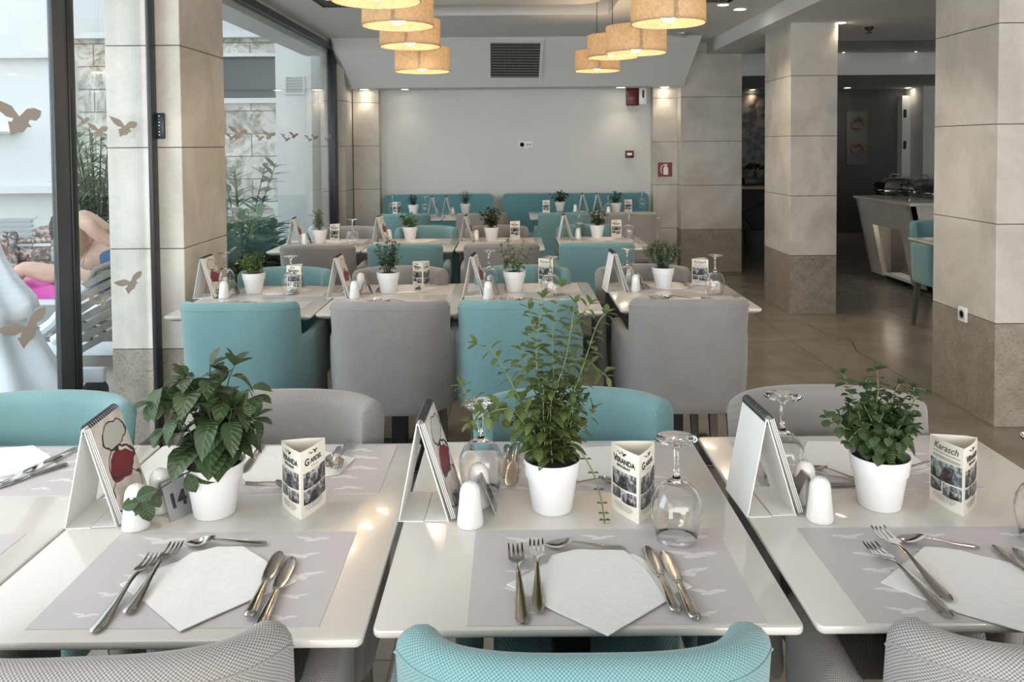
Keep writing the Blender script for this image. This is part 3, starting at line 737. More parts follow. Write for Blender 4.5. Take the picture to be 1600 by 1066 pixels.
# ------------------------------------------------------------------ tables
def table(x0, x1, y0, y1, label, group, rz=0):
    w2, d2 = (x1 - x0) / 2, (y1 - y0) / 2
    t = thing('dining_table', label, 'table', ((x0 + x1) / 2, (y0 + y1) / 2, 0), rz, group)
    b = MB(); r = .012
    def ring(i, z):
        o = []
        for cx, cy, a0 in ((w2 - r, d2 - r, 0), (-w2 + r, d2 - r, 90), (-w2 + r, -d2 + r, 180), (w2 - r, -d2 + r, 270)):
            for k in range(4):
                a = R(a0 + 30 * k); o.append((cx + (r - i if i < r else 0) * math.cos(a) - (0 if i < r else math.copysign(i - r, cx)), cy + (r - i if i < r else 0) * math.sin(a) - (0 if i < r else math.copysign(i - r, cy)), z))
        return o
    b.loft([ring(.03, .722), ring(.006, .735), ring(.001, .739), ring(0, .743), ring(0, .747), ring(.001, .7493), ring(.003, .75)]); b.build('tabletop', 'white', t, 40)
    MB().box(-.035, .035, -.035, .035, .012, .72, .004).build('pedestal', 'iron', t)
    MB().box(-.2, .2, -.2, .2, 0, .014, .004).build('base_plate', 'iron', t); MB().box(-.18, .18, -.03, .03, .70, .722).box(-.03, .03, -.18, .18, .70, .722).build('top_bracket', 'iron', t)
    return t
T1 = [(-1.46, -.833, 1.10, 1.86), (-.828, -.218, 1.107, 1.858), (-.208, .420, 1.128, 1.865), (.439, 1.09, 1.13, 1.885)]
n1 = ['white front table at far left, mostly out of the picture', 'white front table carrying the broad-leaved plant', 'white front table in the centre carrying the tall mint', 'white front table at right carrying the round-leaved plant']
for q, lb in zip(T1, n1): table(*q, lb, 'front row of tables')
T2 = [(-1.46, -.84, 3.30, 4.02), (-.832, -.232, 3.32, 4.04), (-.226, .385, 3.33, 4.05), (.456, 1.06, 3.36, 4.08)]
n2 = ['second-row white table against the left column', 'second-row white table left of centre with bushy plant', 'second-row white table in the centre with sparse plant', 'second-row white table at right with thyme pot']
for q, lb in zip(T2, n2): table(*q, lb, 'second row of tables')
T3 = [(-1.66, -1.03, 5.33, 6.05), (-1.02, -.40, 5.33, 6.05), (-.39, .22, 5.35, 6.07), (.33, .95, 5.37, 6.09)]
n3 = ['third-row white table at the far window', 'third-row white table with light green plant', 'third-row white table with dark trailing plant', 'third-row white table at right']
for q, lb in zip(T3, n3): table(*q, lb, 'third row of tables')
T4 = [(-1.30, -.68, 7.60, 8.38), (-.67, -.05, 7.60, 8.38), (.17, .79, 7.62, 8.40), (.80, 1.42, 7.62, 8.40)]
n4 = ['white table before left banquette, left half', 'white table before left banquette, right half', 'white table before right banquette, left half', 'white table before right banquette, right half']
for q, lb in zip(T4, n4): table(*q, lb, 'tables at the banquettes')
table(2.92, 3.6, 5.15, 5.87, 'white table edge showing beside the nearest right column', None)

def banquette(x0, x1, label):
    t = thing('banquette', label, 'bench', ((x0 + x1) / 2, 8.9, 0), group='banquettes along the back wall'); w2 = (x1 - x0) / 2; r = .06
    pf = [(-w2, .40), (w2, .40)]
    for cx, a0 in ((w2 - r, 0), (-w2 + r, 90)):
        for k in range(7): a = R(a0 + 15 * k); pf.append((cx + r * math.cos(a), .90 - r + r * math.sin(a)))
    b = MB(); rings = []
    for y, s in ((.20, 1), (.22, 1), (.30, 1), (.34, 1)):
        pass
    b.prism([(x, .20, z) for x, z in pf], (0, .18, 0))
    es = [e for e in b.bm.edges if e.calc_face_angle(0) > .5]
    bmesh.ops.bevel(b.bm, geom=es, offset=.02, segments=3, profile=.5, affect='EDGES', clamp_overlap=True)
    b.build('backrest', 'bench', t, 50)
    MB().box(-w2, w2, -.28, .25, .28, .46, .03, 3).build('seat', 'bench', t); MB().box(-w2 + .02, w2 - .02, -.28, .30, 0, .28).build('plinth', 'iron', t)
banquette(aty(600, 300, 9.1).x, aty(770, 300, 9.1).x, 'teal banquette backrest left of the gap, against the back wall')
banquette(aty(785, 300, 9.1).x, aty(1014, 300, 9.1).x, 'longer teal banquette backrest right of the gap')

# ------------------------------------------------------------------ buffet counter and far room
def counter():
    t = thing('buffet_counter', 'pale stone buffet counter with inward sloping side and open niche', 'counter', (0, 0, 0))
    xt, xb = 3.72, 3.90; y0, y1 = 7.42, 8.6; H = .855
    def sx(z): return xb + (xt - xb) * z / H
    def fy(z, e): return e + (.12 * z / H * (1 if e > 8 else -1))*0
    b = MB()
    # side face built round the niche
    def slab(ya, yb, za, zb2, d=.05):
        b.hexa([(sx(za), ya, za), (sx(za) + d, ya, za), (sx(za) + d, yb, za), (sx(za), yb, za)], [(sx(zb2), ya, zb2), (sx(zb2) + d, ya, zb2), (sx(zb2) + d, yb, zb2), (sx(zb2), yb, zb2)])
    slab(y0, 7.72, .06, H); slab(8.32, y1, .06, H); slab(7.72, 8.32, .60, H)
    b.hexa([(sx(.06), y0, .06), (7, y0, .06), (7, y0 + .05, .06), (sx(.06), y0 + .05, .06)], [(xt, y0, H), (7, y0, H), (7, y0 + .05, H), (xt, y0 + .05, H)])
    b.hexa([(sx(.06), y1 - .05, .06), (7, y1 - .05, .06), (7, y1, .06), (sx(.06), y1, .06)], [(xt, y1 - .05, H), (7, y1 - .05, H), (7, y1, H), (xt, y1, H)])
    b.build('body', 'stone', t, 0)
    MB().box(xt - .02, 7, y0 - .02, y1 + .02, H, H + .03, .004).build('worktop', 'stone', t)
    MB().box(4.06, 4.1, 7.5, 8.5, .06, .84).build('niche_back', 'brush', t); MB().box(3.92, 4.08, 7.72, 8.32, .06, .09).build('niche_shelf', 'whiteplast', t)
    MB().box(4.0, 6.9, y0 + .1, y1 - .1, 0, .06).build('plinth', 'iron', t)
    MB().box(3.90, 3.91, 7.74, 8.30, .585, .597).build('niche_light', 'led', t)
counter()
def chafing(x, y, label, s=1):
    t = thing('chafing_dish', label, 'serving dish', (x, y, .885), group='steel chafing dishes on the counter')
    MB().box(-.17, .17, -.13, .13, .02, .08, .02, 3).build('pan', 'steel', t)
    b = MB(); b.loft([[(sx_ * .17 * k, sy * .13 * k, z) for sx_, sy in ((1, 1), (-1, 1), (-1, -1), (1, -1))] for k, z in ((1, .08), (.97, .12), (.85, .16), (.6, .185), (.3, .195))]); 
    bmesh.ops.subdivide_edges(b.bm, edges=b.bm.edges[:], cuts=1, use_grid_fill=True); lid = b.build('lid', 'steel', t, 80)
    MB().tube([(-.05, 0, .19), (-.04, 0, .225), (.04, 0, .225), (.05, 0, .19)], .008, 8).build('handle', 'steel', lid)
    for sx_ in (-1, 1):
        MB().tube([(sx_ * .17, -.05, .06), (sx_ * .2, -.05, .06), (sx_ * .2, .05, .06), (sx_ * .17, .05, .06)], .006, 8).build('side_handle', 'steel', t)
        MB().box(sx_ * .14 - .01, sx_ * .14 + .01, -.1, .1, 0, .03).build('foot', 'steel', t)
    return t
p = at(1398, 305, .885); chafing(p.x, p.y, 'polished steel chafing dish at left end of the counter')
p = at(1420, 308, .885); chafing(p.x + .18, p.y + .05, 'polished steel chafing dish just behind the glass guard')
p = at(1458, 311, .885); chafing(p.x + .1, p.y, 'steel chafing dish right of the glass guard, cut by column')
t = thing('sneeze_guard', 'clear upright glass guard on the buffet counter', 'glass guard', (0, 0, 0))
p = at(1424, 316, .885); MB().box(p.x, p.x + .5, p.y + .05, p.y + .058, .885, 1.13).build('glass_panel', 'pane', t, 0)
MB().box(p.x - .004, p.x + .004, p.y + .03, p.y + .4, .885, 1.13).build('side_panel', 'pane', t, 0); MB().box(p.x - .01, p.x + .01, p.y + .04, p.y + .07, .885, .915).build('clamp', 'steel', t)
# mural and shell picture
a, c = aty(1150, 148, 12.85), aty(1200, 292, 12.85)
t = thing('mural', 'large sepia black and white photo mural between the columns', 'picture', (0, 0, 0))
MB().box(2.7, 4.6, 12.82, 12.85, c.z, a.z).build('print', 'mural', t, 0); MB().box(2.7, 4.6, 12.815, 12.85, a.z, a.z + .02).build('top_rail', 'iron', t, 0)
a, c = aty(1322, 174, 12.85), aty(1354, 257, 12.85)
t = thing('shell_picture', 'narrow grey panel picture with two brown shells on dark wall', 'picture', ((a.x + c.x) / 2, 12.85, (a.z + c.z) / 2))
w2, h2 = (c.x - a.x) / 2, (a.z - c.z) / 2
MB().box(-w2, w2, -.03, 0, -h2, h2, .004).build('panel', 'panelgrey', t)
for k, zc in enumerate((h2 * .48, -h2 * .48)):
    b = MB(); pts = []
    for i in range(26):
        a = i / 25 * 2.2 * PI; r = .13 * (1 - .75 * i / 25); pts.append((r * math.cos(a) * 1.0, -.032, zc + r * math.sin(a)))
    b.tube(pts, [.042 * (1 - .8 * i / 25) for i in range(26)], 8); b.build('shell', 'shell', t)
# trestle table with things, far behind the middle column
p = aty(1176, 297, 11.2)
t = thing('trestle_table', 'pale plank table on dark folding trestles in front of mural', 'table', (p.x, 11.2, 0))
MB().box(-.6, .6, -.35, .35, .83, .87, .004).build('tabletop', 'wood', t)
for s in (-1, 1):
    MB().tube([(s * .45, -.3, .83), (s * .05, -.3, .25), (s * .05, -.3, .02)], .02, 8).build('leg', 'iron', t); MB().tube([(s * .45, .3, .83), (s * .45, .3, 0)], .02, 8).build('leg', 'iron', t)
MB().tube([(-.45, -.3, .42), (.45, -.3, .8)], .015, 8).build('brace', 'iron', t)
tag(MB().lathe([(.16, 0), (.19, .1), (.19, .22), (.17, .26), (.001, .27)], 28, c=aty(1183, 400, 11.0) * 1 + Vector((0, 0, 0))).build('round_basket', 'darkwall'), 'round dark basket on the floor under the trestle table', 'basket')
b_ = bpy.data.objects['round_basket']; b_.location.z -= min(v.co.z for v in b_.data.vertices)
p = aty(1178, 285, 11.3)
t = thing('bonsai', 'small dark flat-topped bonsai in a tray on trestle table', 'plant', (p.x, 11.3, .87))
MB().box(-.16, .16, -.1, .1, 0, .10, .01).build('tray', 'iron', t); MB().tube([(0, 0, .1), (.03, 0, .16), (0, 0, .2)], .02).build('trunk', 'stemdark', t)
b = MB(); rnd = random.Random(4)
for i in range(160):
    a = rnd.random() * 6.28; r = rnd.random() ** .5; q = Vector((.17 * r * math.cos(a), .11 * r * math.sin(a), .24 + .06 * (1 - r) + rnd.uniform(-.03, .02)))
    n = Vector((rnd.uniform(-1, 1), rnd.uniform(-1, 1), rnd.uniform(.2, 1))).normalized(); u = n.orthogonal().normalized() * .022; v = n.cross(u)
    b.poly([q - u, q + v * .6, q + u, q - v * .6])
b.build('foliage', 'soil', t, 0, rec=False)
# ------------------------------------------------------------------ tableware
TZ = .75
D1 = ['the far-left front table', 'the front table with the broad-leaved plant', 'the front centre table', 'the front right table']
D2 = ['the second-row table against the column', 'the second-row table with the bushy plant', 'the second-row centre table', 'the second-row right table']
D3 = ['the third-row window table', 'the third-row table with light green plant', 'the third-row table with the dark plant', 'the third-row right table']
D4 = ['the left end banquette table', 'the left banquette table by the gap', 'the right banquette table by the gap', 'the right end banquette table']

def placemat(x0, x1, y0, y1, label, seed, flip=False, detail=True):
    t = MB(); w2, d2 = (x1 - x0) / 2, (y1 - y0) / 2
    t.box(-w2, w2, -d2, d2, 0, .0008); t.mi = 1
    rnd = random.Random(seed)
    if detail:
        for r_ in range(5):
            for c_ in range(3):
                cx = -w2 + .08 + c_ * .14 + rnd.uniform(-.015, .015); cy = -d2 + .03 + r_ * (2 * d2 - .05) / 4.2 + rnd.uniform(-.006, .006); s = rnd.choice((.036, .05, .07)); fl = rnd.choice((-1, 1))
                if abs(cx) + s * .8 > w2 - .004: continue
                t.prism([(cx + u * s * 1.25 * fl, cy + v * s * .55, .0008) for u, v in BIRD], (0, 0, .0002))
    o = t.build('placemat', ['mat', 'matbird'], smooth=0); o.location = ((x0 + x1) / 2, (y0 + y1) / 2, TZ)
    if flip: o.rotation_euler = (0, 0, PI)
    return tag(o, label, 'placemat', 'lilac placemats printed with birds')
near1 = [(-1.33, -.89), (-.716, -.287), (-.071, .367), (.513, .953)]
far1 = [(-1.33, -.885), (-.714, -.274), (-.076, .364), (.505, .95)]
for i in range(4):
    placemat(*near1[i], 1.137, 1.425, 'lilac bird placemat at the near side of ' + D1[i], i)
    placemat(*far1[i], 1.585, 1.845, 'lilac bird placemat at the far side of ' + D1[i], 10 + i, True)
for T, D in ((T2, D2), (T3, D3), (T4, D4)):
    for q, d in zip(T, D):
        placemat(q[0] + .11, q[0] + .55, q[2] + .01, q[2] + .29, 'lilac bird placemat at the near side of ' + d, hash(q[0]) % 50, detail=T is T2)
        if T is not T4: placemat(q[1] - .50, q[1] - .06, q[3] - .29, q[3] - .02, 'lilac bird placemat at the far side of ' + d, 3, True, detail=False)

def napkin_mesh(polys, seed=0):
    b = MB(); nz = 0
    for li, poly in enumerate(polys):
        P_ = [Vector((p[0], p[1])) for p in poly]; c = sum(P_, Vector((0, 0))) / len(P_)
        ed = []
        for i in range(len(P_)):
            for k in range(6): ed.append(P_[i].lerp(P_[(i + 1) % len(P_)], k / 6))
        def zz(q):
            n = noise.noise(Vector((q.x * 26 + seed, q.y * 26, li * 3))) + .5 * noise.noise(Vector((q.x * 70, q.y * 70 + seed, 1)))
            return .0016 * li + .0018 + .0011 * n
        for side in (0, 1):
            rings = []
            for r in (1, .96, .8, .6, .4, .2):
                ring = []
                for e in ed:
                    q = c.lerp(e, r); z = zz(q) if side else .0002 + .0016 * li
                    ring.append((q.x, q.y, z))
                rings.append(ring)
            if side: top = b.loft(rings, caps=False); b.face([b.bm.verts.new((c.x, c.y, zz(c)))] ) if False else b.face(top[-1])
            else: bot = b.loft(rings[:1] + rings[:1], caps=False) if False else [[b.bm.verts.new(v) for v in rings[0]]]
        n = len(ed)
        for i in range(n): b.face([bot[0][i], bot[0][(i + 1) % n], top[0][(i + 1) % n], top[0][i]])
        b.face(bot[0][::-1])
    return b
def napkin(polypx, label, seed=0):
    polys = [[at(x, y) for x, y in pl] for pl in polypx]
    c = sum(polys[0], Vector()) / len(polys[0])
    b = napkin_mesh([[(p - c) for p in pl] for pl in polys], seed)
    o = b.build('napkin', 'napkin', smooth=60); o.location = (c.x, c.y, TZ + .001)
    return tag(o, label, 'napkin', 'white paper napkins')
napkin([[(187, 915), (276, 880), (380, 860), (464, 910), (400, 937), (283, 984)], [(229, 947), (272, 885), (300, 868), (340, 858), (380, 858), (415, 880), (438, 906), (395, 940), (281, 991)]], 'white paper napkin on near placemat of the front table with the broad-leaved plant', 1)
napkin([[(792, 916), (860, 880), (990, 868), (1081, 919), (1040, 935), (948, 990), (850, 940)], [(846, 949), (852, 890), (862, 872), (897, 863), (975, 863), (1010, 895), (1043, 942), (950, 998)]], 'white paper napkin on near placemat of the front centre table', 2)
napkin([[(1376, 912), (1440, 862), (1500, 862), (1660, 910), (1640, 985), (1494, 958)], [(1412, 890), (1444, 858), (1480, 860), (1620, 893), (1690, 960), (1620, 997), (1494, 960)]], 'white paper napkin spreading off the right edge on the front right table', 3)
napkin([[(-30, 705), (52, 698), (78, 714), (92, 733), (60, 737), (-40, 752)]], 'white paper napkin at the far side of the far-left front table', 4)
napkin([[(378, 745), (385, 708), (402, 700), (470, 698), (555, 718), (530, 742), (470, 755), (385, 755)]], 'white paper napkin behind the brown-photo card of the broad-leaved plant table', 5)
napkin([[(872, 735), (885, 702), (958, 699), (990, 730), (950, 750), (905, 753)]], 'white paper napkin behind the tall mint on the front centre table', 6)
napkin([[(1251, 715), (1262, 691), (1330, 692), (1410, 700), (1455, 735), (1345, 750), (1290, 742), (1262, 735)]], 'white paper napkin behind the round-leaved plant on the front right table', 7)
nb = napkin_mesh([[Vector((x, y)) for x, y in ((-.14, -.02), (-.05, .09), (.06, .10), (.13, -.01), (.08, -.06), (0, -.1), (-.08, -.06))], [Vector((x, y)) for x, y in ((-.11, -.05), (-.07, .08), (.05, .09), (.1, -.04), (0, -.12))]], 8)
npk = None
for T, D in ((T2, D2), (T3, D3)):
    for q, d in zip(T, D):
        for sd in (0, 1):
            if T is T3 and sd == 0: continue
            x = q[0] + .33 if sd == 0 else q[1] - .28; y = q[2] + .15 if sd == 0 else q[3] - .16; lb = 'white paper napkin at the %s side of %s' % (('near', 'far')[sd], d)
            if npk is None:
                npk = nb.build('napkin', 'napkin', smooth=60); npk.location = (x, y, TZ + .001); tag(npk, lb, 'napkin', 'white paper napkins')
            else: dup(npk, (x, y, TZ + .001), PI * sd + .1, lb)

# cutlery, handle end at the origin, pointing along +y
def strip(b, st, seg=10):
    rings = []
    for y, w_, z, th, cup in st:
        rings.append([(w_ * math.cos(2 * PI * i / seg), y, z + th * math.sin(2 * PI * i / seg) + cup * math.cos(2 * PI * i / seg) ** 2) for i in range(seg)])
    b.loft(rings)
def mk_fork():
    b = MB(); strip(b, [(0, .003, .003, .0008, 0), (.004, .0075, .003, .0014, 0), (.014, .0098, .0032, .0018, 0), (.04, .0085, .0045, .0018, 0), (.075, .0055, .008, .0018, 0), (.105, .0036, .0115, .002, 0), (.125, .0033, .0125, .002, 0),
        (.135, .0045, .0115, .0016, .0005), (.143, .0095, .0095, .0012, .002), (.15, .0118, .0075, .0011, .0028), (.158, .0124, .006, .001, .0028), (.165, .0122, .005, .0009, .002)])
    for i in range(4):
        x = -.0103 + i * .00687; b.loft([[(x + sx * w_, y, z + sz * .0007 + (.0016 if i in (0, 3) else 0)) for sx, sz in ((-1, -1), (1, -1), (1, 1), (-1, 1))] for y, w_, z in ((.163, .0021, .005), (.172, .0019, .0042), (.184, .0016, .0046), (.195, .0013, .0065), (.200, .0006, .0082))])
    return b
def mk_spoon():
    b = MB(); strip(b, [(0, .0025, .002, .0008, 0), (.003, .006, .0022, .0013, 0), (.012, .0072, .0025, .0015, 0), (.04, .0055, .004, .0016, 0), (.075, .003, .009, .0018, 0), (.096, .0026, .0105, .0018, 0)])
    n = 9; rings = []
    for i in range(n + 1):
        u = i / n; y = .093 + .052 * u; w_ = .0165 * (math.sin(PI * min(1, (u * .93 + .045))) ** .62); dz = .0105 * (1 - u) ** 2 * (1 if u < .5 else 1) + .001; dep = -.007 * math.sin(PI * u)
        rings.append([(w_ * s, y, dz + .003 + dep * (1 - s * s) + .0006) for s in (-1, -.7, -.35, 0, .35, .7, 1)] + [(w_ * s, y, dz + .003 + dep * (1 - s * s) - .0006) for s in (1, .7, .35, 0, -.35, -.7, -1)])
    b.loft(rings); return b
def mk_knife():
    b = MB(); strip(b, [(0, .004, .004, .0025, 0), (.003, .0085, .004, .0036, 0), (.012, .0098, .0045, .004, 0), (.05, .008, .0045, .0038, 0), (.085, .006, .0045, .0034, 0), (.094, .0052, .0045, .0026, 0), (.097, .007, .0045, .0026, 0), (.1, .006, .004, .0014, 0), (.108, .009, .0035, .0008, 0), (.13, .0105, .003, .0007, 0),
        (.165, .0108, .0026, .0006, 0), (.185, .0095, .0024, .0006, 0), (.196, .006, .0022, .0005, 0), (.200, .0015, .002, .0003, 0)]); return b
CUT = {'fork': (mk_fork, .2), 'spoon': (mk_spoon, .145), 'knife': (mk_knife, .2)}
cut_me = {}
def cutlery_w(kind, p0, p1, label, dz=.001, group=None, sc_=None):
    d = p1 - p0; rz = math.atan2(-d.x, d.y); L = CUT[kind][1]; s = sc_ or min(1.25, max(.8, d.length / L))
    if kind not in cut_me: o = CUT[kind][0]().build(kind, 'steel', smooth=50); cut_me[kind] = o.data
    else: o = bpy.data.objects.new(kind, cut_me[kind]); COL.objects.link(o)
    o.location = (p0.x, p0.y, TZ + dz); o.rotation_euler = (0, 0, rz); o.scale = (s, s, s)
    return tag(o, label, kind, 'stainless steel %s' % {'fork': 'forks', 'spoon': 'spoons', 'knife': 'knives'}[kind])
def cut(kind, x0, y0, x1, y1, label, dz=.001): return cutlery_w(kind, at(x0, y0), at(x1, y1, TZ + .008), label, dz)
LT, CT, RT = D1[1], D1[2], D1[3]
cut('fork', 146, 993, 243, 866, 'steel fork left of the napkin, outer one, on ' + LT); cut('fork', 198, 965, 277, 850, 'steel fork left of the napkin, inner one, on ' + LT, .003)
cut('spoon', 417, 853, 291, 848, 'steel spoon above the near napkin on ' + LT, .003)
cut('knife', 389, 973, 437, 860, 'steel knife right of the napkin, inner one, on ' + LT, .005); cut('knife', 403, 993, 457, 868, 'steel knife right of the napkin, outer one, on ' + LT, .004)
cut('fork', 817, 979, 805, 852, 'steel fork left of the napkin, outer one, on ' + CT); cut('fork', 841, 964, 838, 846, 'steel fork left of the napkin, inner one, on ' + CT, .003)
cut('spoon', 977, 861, 852, 850, 'steel spoon above the near napkin on ' + CT, .003)
cut('knife', 1058, 964, 1009, 851, 'steel knife right of the napkin, inner one, on ' + CT, .004); cut('knife', 1088, 974, 1036, 858, 'steel knife right of the napkin, outer one, on ' + CT, .003)
cut('fork', 1486, 970, 1357, 849, 'steel fork left of the napkin, outer one, on ' + RT, .002); cut('fork', 1484, 948, 1371, 828, 'steel fork left of the napkin, inner one, on ' + RT, .005)
cut('spoon', 1530, 859, 1399, 841, 'steel spoon above the near napkin on ' + RT, .003)
cut('knife', 1655, 940, 1552, 850, 'steel knife at right picture edge, inner one, on ' + RT, .005); cut('knife', 1690, 945, 1588, 857, 'steel knife at right picture edge, outer one, on ' + RT, .004)
cut('fork', 97, 716, 2, 757, 'steel fork with tips nearest the left picture edge on ' + D1[0], .003); cut('fork', 120, 703, 44, 739, 'steel fork behind its pair, next to calendar, on ' + D1[0], .004); cut('knife', 105, 728, 0, 757, 'steel knife under the two forks on ' + D1[0], .002)
cut('knife', 410, 698, 380, 735, 'steel knife behind the broad-leaved plant', .003); cut('spoon', 380, 757, 440, 757, 'steel spoon lying behind brown-photo card on ' + LT, .003)
cut('spoon', 531, 701, 512, 724, 'steel spoon on the far placemat of ' + LT, .004); cut('fork', 547, 693, 524, 737, 'steel fork on the far placemat of ' + LT, .006)
cut('knife', 806, 698, 797, 757, 'steel knife nearest the pot behind the mint on ' + CT, .003); cut('knife', 793, 700, 786, 742, 'steel knife seen through the wine glass on ' + CT, .003); cut('spoon', 880, 760, 952, 749, 'steel spoon on the far placemat of ' + CT, .003)
cut('knife', 1400, 757, 1301, 755, 'steel knife behind the round-leaved plant pot on ' + RT, .003); cut('spoon', 1350, 756, 1273, 730, 'steel spoon behind the shakers on ' + RT, .004); cut('fork', 1395, 742, 1446, 728, 'steel fork between the pot and card on ' + RT, .006)
mo = Vector((-.071, 1.137)) 
lay = [('fork', 817, 979, 805, 852, 'outer'), ('fork', 841, 964, 838, 846, 'inner'), ('spoon', 977, 861, 852, 850, ''), ('knife', 1058, 964, 1009, 851, 'inner'), ('knife', 1088, 974, 1036, 858, 'outer')]
rnd = random.Random(11)
for T, D in ((T2, D2), (T3, D3)):
    for q, d in zip(T, D):
        jx, jy = rnd.uniform(-.01, .01), rnd.uniform(-.01, .01)
        for k, x0, y0, x1, y1, w_ in lay:
            if T is T3 and k != 'spoon': continue
            a, c = at(x0, y0), at(x1, y1); off = Vector((q[0] + .11 + jx - mo.x, q[2] + .01 + jy - mo.y, 0))
            cutlery_w(k, a + off, c + off, 'steel %s%s at near side of %s' % (w_ + ' ' if w_ else '', k, d), .003)
            if k in ('fork', 'knife') and w_ == 'inner':      # the same place laid from the other side
                cc = Vector((q[0] + q[1], q[2] + q[3], 0))
                cutlery_w(k, Vector((cc.x - (a + off).x, cc.y - (a + off).y, 0)), Vector((cc.x - (c + off).x, cc.y - (c + off).y, 0)), 'steel %s at far side of %s' % (k, d), .003)

# ---- wine glass standing on its rim
def mk_glass():
    t = thing('wine_glass', 'x', 'glass', group='upturned wine glasses')
    th = .0011
    out = [(.033, 0), (.0375, .018), (.0425, .042), (.0435, .056), (.041, .072), (.033, .089), (.021, .101), (.0085, .108), (.0045, .115), (.004, .135), (.0042, .160), (.007, .170), (.02, .1755), (.035, .178), (.036, .1795), (.034, .181), (.015, .1825), (.001, .183)]
    inn = [(.001, .1035), (.018, .100), (.031, .088), (.0395, .0715), (.042, .056), (.041, .042), (.036, .018), (.0318, 0), (.033, 0)]
    b = MB(); b.lathe([(.001, .1035)] and (inn + out), 48, caps=False)
    b.build('bowl_and_stem', 'glass', t, 180); return t
def mk_glassmat():
    m, nt, p = NT('clear_crystal'); p.inputs['Base Color'].default_value = (1, 1, 1, 1); p.inputs['Roughness'].default_value = .0
    p.inputs['Transmission Weight'].default_value = 1; p.inputs['IOR'].default_value = 1.45; return m
M['glass'] = mk_glassmat()
gl = None
for px, py, lb in [(1057, 843, 'upturned wine glass in front of the front centre card, nearest the camera'), (752, 768, 'upturned wine glass behind the shakers of the front centre table'), (1222, 754, 'upturned wine glass behind the white calendar of the front right table'),
    (1630, 845, 'upturned wine glass cut by the right picture edge'), (352, 452, 'upturned wine glass behind the second-row plant beside the column'), (455, 460, 'upturned wine glass before the card of the second-row table at column'),
    (764, 449, 'upturned wine glass behind shaker of the second-row centre table'), (860, 462, 'upturned wine glass above the mint, on the second-row centre table'), (980, 446, 'upturned wine glass behind the second-row right calendar'),
    (1117, 459, 'upturned wine glass at the right end of second row, by the card'), (551, 382, 'upturned wine glass on third-row window table beside card'), (490, 373, 'upturned wine glass behind pot of the third-row window table'),
    (905, 368, 'upturned wine glass between calendar and pot on third-row right table'), (983, 372, 'upturned wine glass right of card on third-row right table'), (613, 331, 'faint upturned wine glass at left end before the left banquette'),
    (664, 334, 'upturned wine glass next to calendar before the left banquette'), (1003, 326, 'upturned wine glass at right end before the right banquette'), (950, 333, 'upturned wine glass behind the last calendar of right banquette')]:
    p = at(px, py)
    if gl is None: gl = mk_glass(); gl.scale = (1.05, 1.05, 1.0); gl.location = (p.x, p.y, TZ + .0015); gl['label'] = lb
    else: dup(gl, (p.x, p.y, TZ + .0015), rnd.random(), lb)

# ---- shakers
def mk_shaker():
    t = thing('shaker', 'x', 'shaker', group='white porcelain shakers')
    MB().lathe([(.001, 0), (.0235, 0), (.0252, .002), (.025, .008), (.0225, .028), (.0203, .05), (.0192, .062), (.0175, .070), (.013, .077), (.007, .0805), (.001, .0812)], 36).build('body', 'porcelain', t, 60)
    b = MB()
    for r, n in ((.006, 5),):
        for i in range(n): b.lathe([(.0009, .0), (.0009, .0006)], 8, c=(r * math.cos(i * 1.257), r * math.sin(i * 1.257), .0803))
    b.build('holes', 'iron', t, 0); return t
sh = None
for px, py, lb in [(213, 824, 'white shaker at the foot of left calendar, on the broad-leaved plant table'), (251, 797, 'white shaker behind the number 14 holder'), (735, 820, 'white shaker in front of number holder on the front centre table'), (748, 788, 'white shaker seen through the wine glass on the front centre table'),
    (1281, 812, 'white shaker right of the calendar on the front right table'), (1257, 784, 'white shaker behind its pair on the front right table'), (350, 466, 'white shaker on ' + D2[0]), (554, 466, 'front white shaker on ' + D2[1]), (564, 452, 'rear white shaker on ' + D2[1]),
    (763, 467, 'white shaker on ' + D2[2]), (993, 455, 'front white shaker on ' + D2[3]), (985, 443, 'rear white shaker on ' + D2[3]), (475, 382, 'white shaker on ' + D3[0]), (608, 375, 'white shaker on ' + D3[1]), (744, 376, 'white shaker on ' + D3[2]), (903, 374, 'white shaker on ' + D3[3]),
    (707, 336, 'white shaker on ' + D4[1]), (899, 331, 'white shaker on ' + D4[2]), (951, 335, 'white shaker on ' + D4[3])]:
    p = at(px, py)
    if sh is None: sh = mk_shaker(); sh.location = (p.x, p.y, TZ + .0002); sh['label'] = lb
    else: dup(sh, (p.x, p.y, TZ + .0002), rnd.random() * 3, lb)

# ---- number holder
def mk_number(num):
    t = thing('number_holder', 'x', 'table number', group='grey steel table number holders')
    H_, hb, L_ = .066, .028, .05; b = MB()
    for s in (-1, 1): b.hexa([(s * hb, 0, 0), (s * hb + .002 * s, 0, 0), (s * hb + .002 * s, L_, 0), (s * hb, L_, 0)][::1], [(s * .002, 0, H_), (s * .004, 0, H_), (s * .004, L_, H_), (s * .002, L_, H_)])
    b.tube([(0, 0, H_), (0, L_, H_)], .004, 10); b.build('folded_plate', 'brush', t, 40)
    b = MB(); sl = Vector((.004 - hb - .002, 0, H_)).normalized(); base = Vector((hb + .002, 0, 0)); n = Vector((H_, 0, hb)).normalized()
    put_text(b, num, .038, lambda x, y: base + Vector((0, L_ / 2 + x, 0)) + sl * (y + .022) + n * .0008, bold=.0012)
    b.build('digits', 'ink', t, 0, rec=False); return t
for i, (px, py, num, lb) in enumerate([(251, 811, '14', 'grey number holder reading 14 beside the left shakers'), (751, 806, '15', 'grey number holder leaning between shakers on the front centre table'), (1262, 800, '16', 'grey number holder behind the shaker of the front right table')]):
    p = at(px, py); nt_ = mk_number(num); nt_.location = (p.x, p.y, TZ); nt_['label'] = lb
    if i == 0: nt_.rotation_euler = (0, 0, R(-32))
